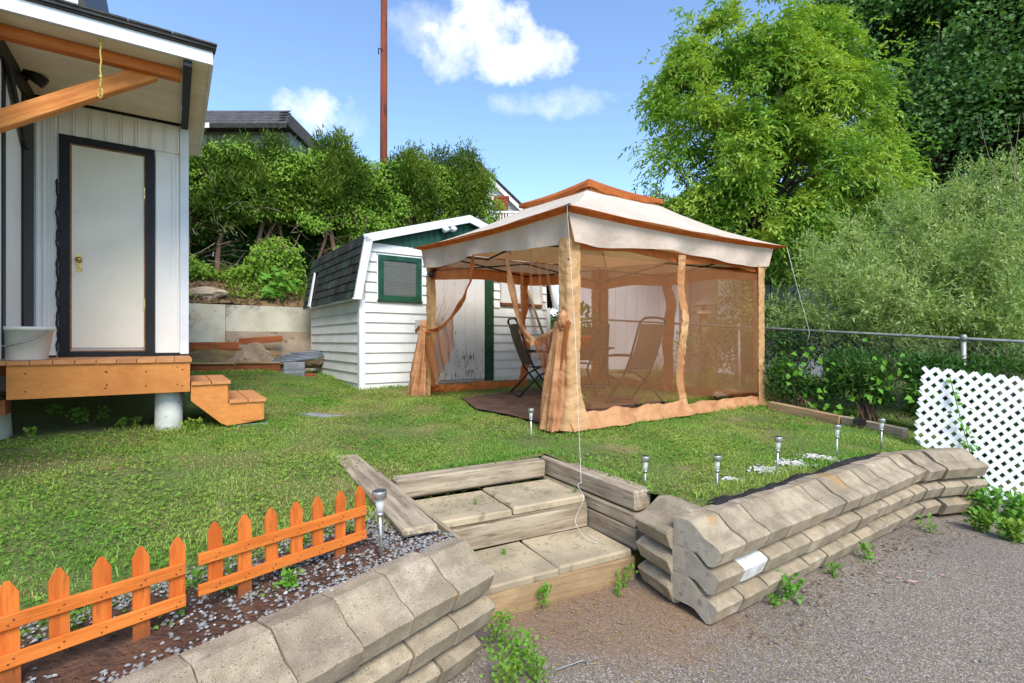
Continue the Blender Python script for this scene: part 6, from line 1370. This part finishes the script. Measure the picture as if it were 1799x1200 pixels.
pr = np.array([noise.noise(V((a*2.6, q*4.5, 2))) for a, q in zip(al, qq)]); k = (.5*pr+.10+.45*(qq < .05)+.12*(qq > .2)+.25*np.clip(.5-al, 0, .5) > RS.uniform(.0, .62, len(al))); x1_, y1_ = x1_[k], y1_[k]
x2_, y2_, _, _ = bedpts(700, .02, .42, -.02, .30); xx, yy = np.concatenate([x1_, x2_]), np.concatenate([y1_, y2_]); k = inside(xx, yy, LAWN); xx, yy = xx[k], yy[k]
np_obj('gravel', stones(xx, yy, zlawn(xx, yy)+.014+RS.uniform(-.004, .008, len(xx)), RS.uniform(.003, .0135, len(xx))), M['gravel'], None, (-.8, 2, .5), kind='stuff')
a, b = scatter(1400, -.5, 4, 1.2, 4.4); k = ~inside(a, b, LAWN) & ((np.array([noise.noise(V((q*3, r*3, 2))) for q, r in zip(a, b)]) > .15) | (np.hypot(a-.5, (b-2.7)*1.6) < .5)); a, b = a[k], b[k]
k = ((a-LW_L.x)*LW_O.x+(b-LW_L.y)*LW_O.y > .02) & ((a-RW_N.x)*RW_O.x+(b-RW_N.y)*RW_O.y > -.0) | ((a > 0) & (a < .75) & (b > 2.3) & (b < 2.85))
a, b = a[k], b[k]; np_obj('loose_gravel', stones(a, b, np.full(len(a), .004), RS.uniform(.003, .010, len(a))), M['gravel'], None, (1, 3, 0), kind='stuff')
# white pebbles spilt on the lawn
xw, yw = [], []
for (qx, qy, n, sx, sy) in ((1440, 803, 190, .16, .05), (1395, 815, 150, .14, .05), (1345, 824, 150, .13, .05), (1285, 838, 60, .06, .03)):
    d = .98*880/(qy-600); c = at(qx, qy, d); xw.append(c.x+RS.normal(size=n)*sx*.45); yw.append(c.y+RS.normal(size=n)*sy*.9)
xw, yw = np.concatenate(xw), np.concatenate(yw)
np_obj('white_pebbles', stones(xw, yw, zlawn(xw, yw)+.016, RS.uniform(.006, .017, len(xw))), M['white_stone'], None, (2, 4, .5), kind='stuff')
# grey dust patches on the lawn by the shed
for qx, qy, r in ((548, 727, .22),):
    d = .84*880/(qy-600); c = at(qx, qy, d); m = MB(); ring = [V((c.x+r*1.5*math.cos(t)*(1+.2*math.sin(3*t)), c.y+r*.55*math.sin(t)*(1+.15*math.sin(5*t)), 0)) for t in np.linspace(0, 6.283, 28)[:-1]]
    m.add([(p.x, p.y, z1(p.x, p.y)-.01) for p in ring]+[(c.x, c.y, z1(c.x, c.y)+.024)], [(i, (i+1) % 27, 27) for i in range(27)]); build('grey_patch', m, M['grey_block'], None, True, kind='structure')
# single weeds
def weed(c, n, L, W, h, label, mat='weed', group='weeds along the walls'):
    n = int(n*1.8); L *= .72; W *= .72; c = V(c); vs = []; p = np.array(c)+RS.normal(size=(n, 3))*np.array([h*.22, h*.22, 0])+np.array([0, 0, 1])*RS.uniform(.1, 1, n)[:, None]*h
    d = p-np.array(c)+RS.normal(size=(n, 3))*h*.5; m = MB()
    t = thing('weed', c, label, 'weed', group)
    np_obj('leaves', leaves(p, d, RS.uniform(.6, 1.2, n)*L, RS.uniform(.7, 1.2, n)*W, .12, RS.normal(size=(n, 3))*.4+np.array([0, -.3, 1.])), M[mat], t)
    for k in range(min(5, n)): m.tube([c+V((0, 0, -.02)), V(p[k])], [.003, .0015], 4)
    build('stem', m, M['weed'], t); return t
def onz(px, py, z): d = (1.5-z)*880/(py-600); return at(px, py, d)
weed(onz(1388, 1055, .0), 26, .06, .045, .13, 'bluish broad-leaved weed at the foot of the right block wall', 'bigleaf')
weed(onz(1360, 1062, .0), 22, .035, .02, .05, 'low yellowish weed left of the broad-leaved weed at the block wall'); weed(onz(1462, 1012, .0), 26, .06, .012, .07, 'grassy weed tuft at the middle of the right block wall base')
weed(onz(1520, 985, .0), 16, .06, .035, .10, 'weed with long leaves in the middle of the right wall base'); weed(onz(1632, 935, .0), 14, .05, .03, .12, 'upright weed near the far end of the right wall base')
weed(onz(955, 1062, .03), 20, .045, .03, .10, 'small dark weed in front of the lowest wooden riser'); weed(onz(1098, 1030, .0), 16, .05, .03, .12, 'light green sprig at the corner where the riser meets the blocks')
weed(onz(1160, 1040, .0), 18, .045, .03, .09, 'weed at the foot of the short block return'); weed(onz(868, 1075, .0), 16, .04, .025, .09, 'weed between the left wall end and the lowest riser')
weed(onz(1085, 1045, .0), 12, .035, .02, .05, 'tiny weed in the sand before the steps')
for i, (qx, qy, n, h) in enumerate(((880, 1140, 80, .16), (915, 1180, 110, .17), (890, 1215, 90, .16), (945, 1200, 50, .10))): weed(onz(qx, qy, 0), n, .032, .026, h, ('leafy weed clump against the end of the left block wall', 'leafy weed clump at the bottom edge right of the left block wall', 'lowest leafy weed clump at the bottom of the frame', 'thin weed patch spreading onto the asphalt at the bottom')[i], 'clover')
for i, (qx, qy, n, h, mt) in enumerate(((1700, 902, 110, .26, 'weed'), (1745, 912, 110, .24, 'bigleaf'), (1792, 920, 110, .22, 'weed'), (1725, 932, 90, .14, 'clover'), (1780, 950, 110, .13, 'clover'), (1690, 885, 40, .16, 'shrub'))):
    weed(onz(qx, qy, 0), n, .07, .05, h, ('leafy weeds heaped at the far end of the right block wall', 'broad-leaved weeds below the lattice', 'light weeds at the right edge below the lattice', 'low green weeds where the asphalt meets the leafy heap', 'flat weeds at the right edge of the asphalt', 'dark weed tucked between wall end and lattice')[i], mt)
for i, (qx, qy, n) in enumerate(((95, 740, 40), (140, 748, 40), (180, 745, 16), (215, 752, 24), (240, 750, 18), (330, 755, 18), (350, 752, 14), (55, 770, 16))):
    c = onz(qx, qy, .66); weed(c, n, .055, .05, .16 if i < 3 else .08, ('round-leaved weed in the shade under the left of the deck', 'round-leaved weed under the middle of the deck', 'pale single weed under the deck', 'low weed under the deck left of the white post', 'small weed touching the left side of the white post', 'weed right of the white post', 'weed below the porch steps', 'yellowish weed by the grey pier under the deck')[i], 'clover', 'weeds under the deck')
for i, (al_, q9, mt) in enumerate(((.62, .36, 'weed'), (1.02, .40, 'bigleaf'), (1.42, .34, 'weed'), (.95, .30, 'weed'), (1.62, .28, 'weed'), (.30, .42, 'clover'), (1.3, .52, 'clover'), (.78, .14, 'weed'), (.5, .5, 'clover'), (1.75, .5, 'weed'))):
    x, y = LW_B.x+LW_D.x*al_+nn.x*q9, LW_B.y+LW_D.y*al_+nn.y*q9
    weed((x, y, z1(x, y)+.01), 34, .035, .016, .07, 'small green weed in the gravel bed '+('behind the second picket panel', 'between the two picket panels', 'behind the first picket panel', 'at the gap of the picket panels', 'near the left end of the picket fence', 'beside the tall solar light', 'at the lawn edge behind the first panel', 'in front of the second picket panel', 'at the lawn edge behind the second panel', 'at the lawn edge far left')[i], mt, 'weeds in the gravel bed')
for i, (qx, qy, z) in enumerate(((975, 925, .18), (835, 885, .40), (1010, 865, .40), (885, 975, .18), (910, 845, .40))): weed(onz(qx, qy, z), 14, .03, .008, .03, ('yellow-green sprout at the foot of the upper riser', 'grass tuft in the joint of the upper pavers', 'grass at the right end of the upper paver edge', 'grass tuft in the joint of the lower pavers', 'grass clippings tuft below the back timber')[i], 'weed', 'tufts on the steps')
# clippings and straw on the pavers and sand
cl_x = np.concatenate([RS.uniform(-.9, .75, 260)]); av, bv = RS.uniform(-1.1, 0, 420), np.concatenate([RS.uniform(.05, .45, 140), RS.uniform(.55, 1.0, 280)]); zz = np.where(bv > .48, .403, .188)
p = np.column_stack([R1.x+ST_A.x*av+ST_B.x*bv, R1.y+ST_A.y*av+ST_B.y*bv, zz]); np_obj('clippings', leaves(p, RS.normal(size=p.shape)*np.array([1, 1, .04]), RS.uniform(.015, .04, len(p)), .003, .05), M['clover'], None, (.2, 3.4, .2), kind='stuff')
a, b = RS.uniform(.1, 1.6, 500), RS.uniform(2.2, 3.1, 500); k = ((a-RW_N.x)*RW_O.x+(b-RW_N.y)*RW_O.y > .0) | ((a < .95) & (b < 2.95)); k &= ((a-R1.x)*ST_B.x+(b-R1.y)*ST_B.y < -.03); a, b = a[k], b[k]
np_obj('dry_needles', leaves(np.column_stack([a, b, np.full(len(a), .008)]), RS.normal(size=(len(a), 3))*np.array([1, 1, .03]), RS.uniform(.02, .07, len(a)), .0022, .05), M['straw'], None, (1, 2.7, 0), kind='stuff')
st_ = onz(985, 1172, .01); build('tent_peg', MB().tube([st_+V((-.03, -.03, .005)), st_+V((.10, .03, .01)), st_+V((.125, .025, .012)), st_+V((.125, .0, .012))], .0035, 6), M['galv'], None, True, label='bent wire tent peg lying on the asphalt at the bottom', cat='tent peg')
cm_ = MB(); cr = 0
for (qx, qy, r) in ((1545, 1010, .012), (1580, 1018, .016), (1604, 1024, .022), (1616, 1006, .016), (1596, 1009, .011), (1655, 1012, .012), (1640, 1016, .010)):
    c = onz(qx, qy, 0); zc = float(zdrive(np.array([c.x]), np.array([c.y]))[0]); ring = [(c.x+r*1.4*math.cos(t)*(1+.3*math.sin(4*t+r*90)), c.y+r*.8*math.sin(t)*(1+.3*math.cos(3*t)), zc+.005) for t in np.linspace(0, 6.283, 17)[:-1]]; cm_.add(ring, [tuple(range(16))])
build('chalk_marks', cm_, M['chalk'], None, label='faded pink chalk marks on the grey asphalt', cat='chalk marks', kind='stuff')
tw_ = V(A(1730, 800, 4.72)); m = MB(); vp = cat([V(A(1712, 870, 4.75)), V(A(1705, 800, 4.8)), V(A(1690, 745, 4.8)), V(A(1668, 660, 4.84))], 16); m.tube(vp, .004, 5); lv = thing('lattice_vine', vp[0], 'thin vine with a few round leaves climbing the lattice', 'vine'); build('stem', m, M['weed'], lv)
p = np.array([tuple(q) for q in vp]).repeat(2, 0)+RS.normal(size=(34, 3))*np.array([.05, .02, .03]); np_obj('leaves', leaves(p, RS.normal(size=p.shape)+np.array([0, -.5, -.4]), RS.uniform(.03, .08, 34), RS.uniform(.03, .075, 34), .1, np.tile(np.array([0, -1., .4]), (34, 1))), M['bigleaf'], lv)
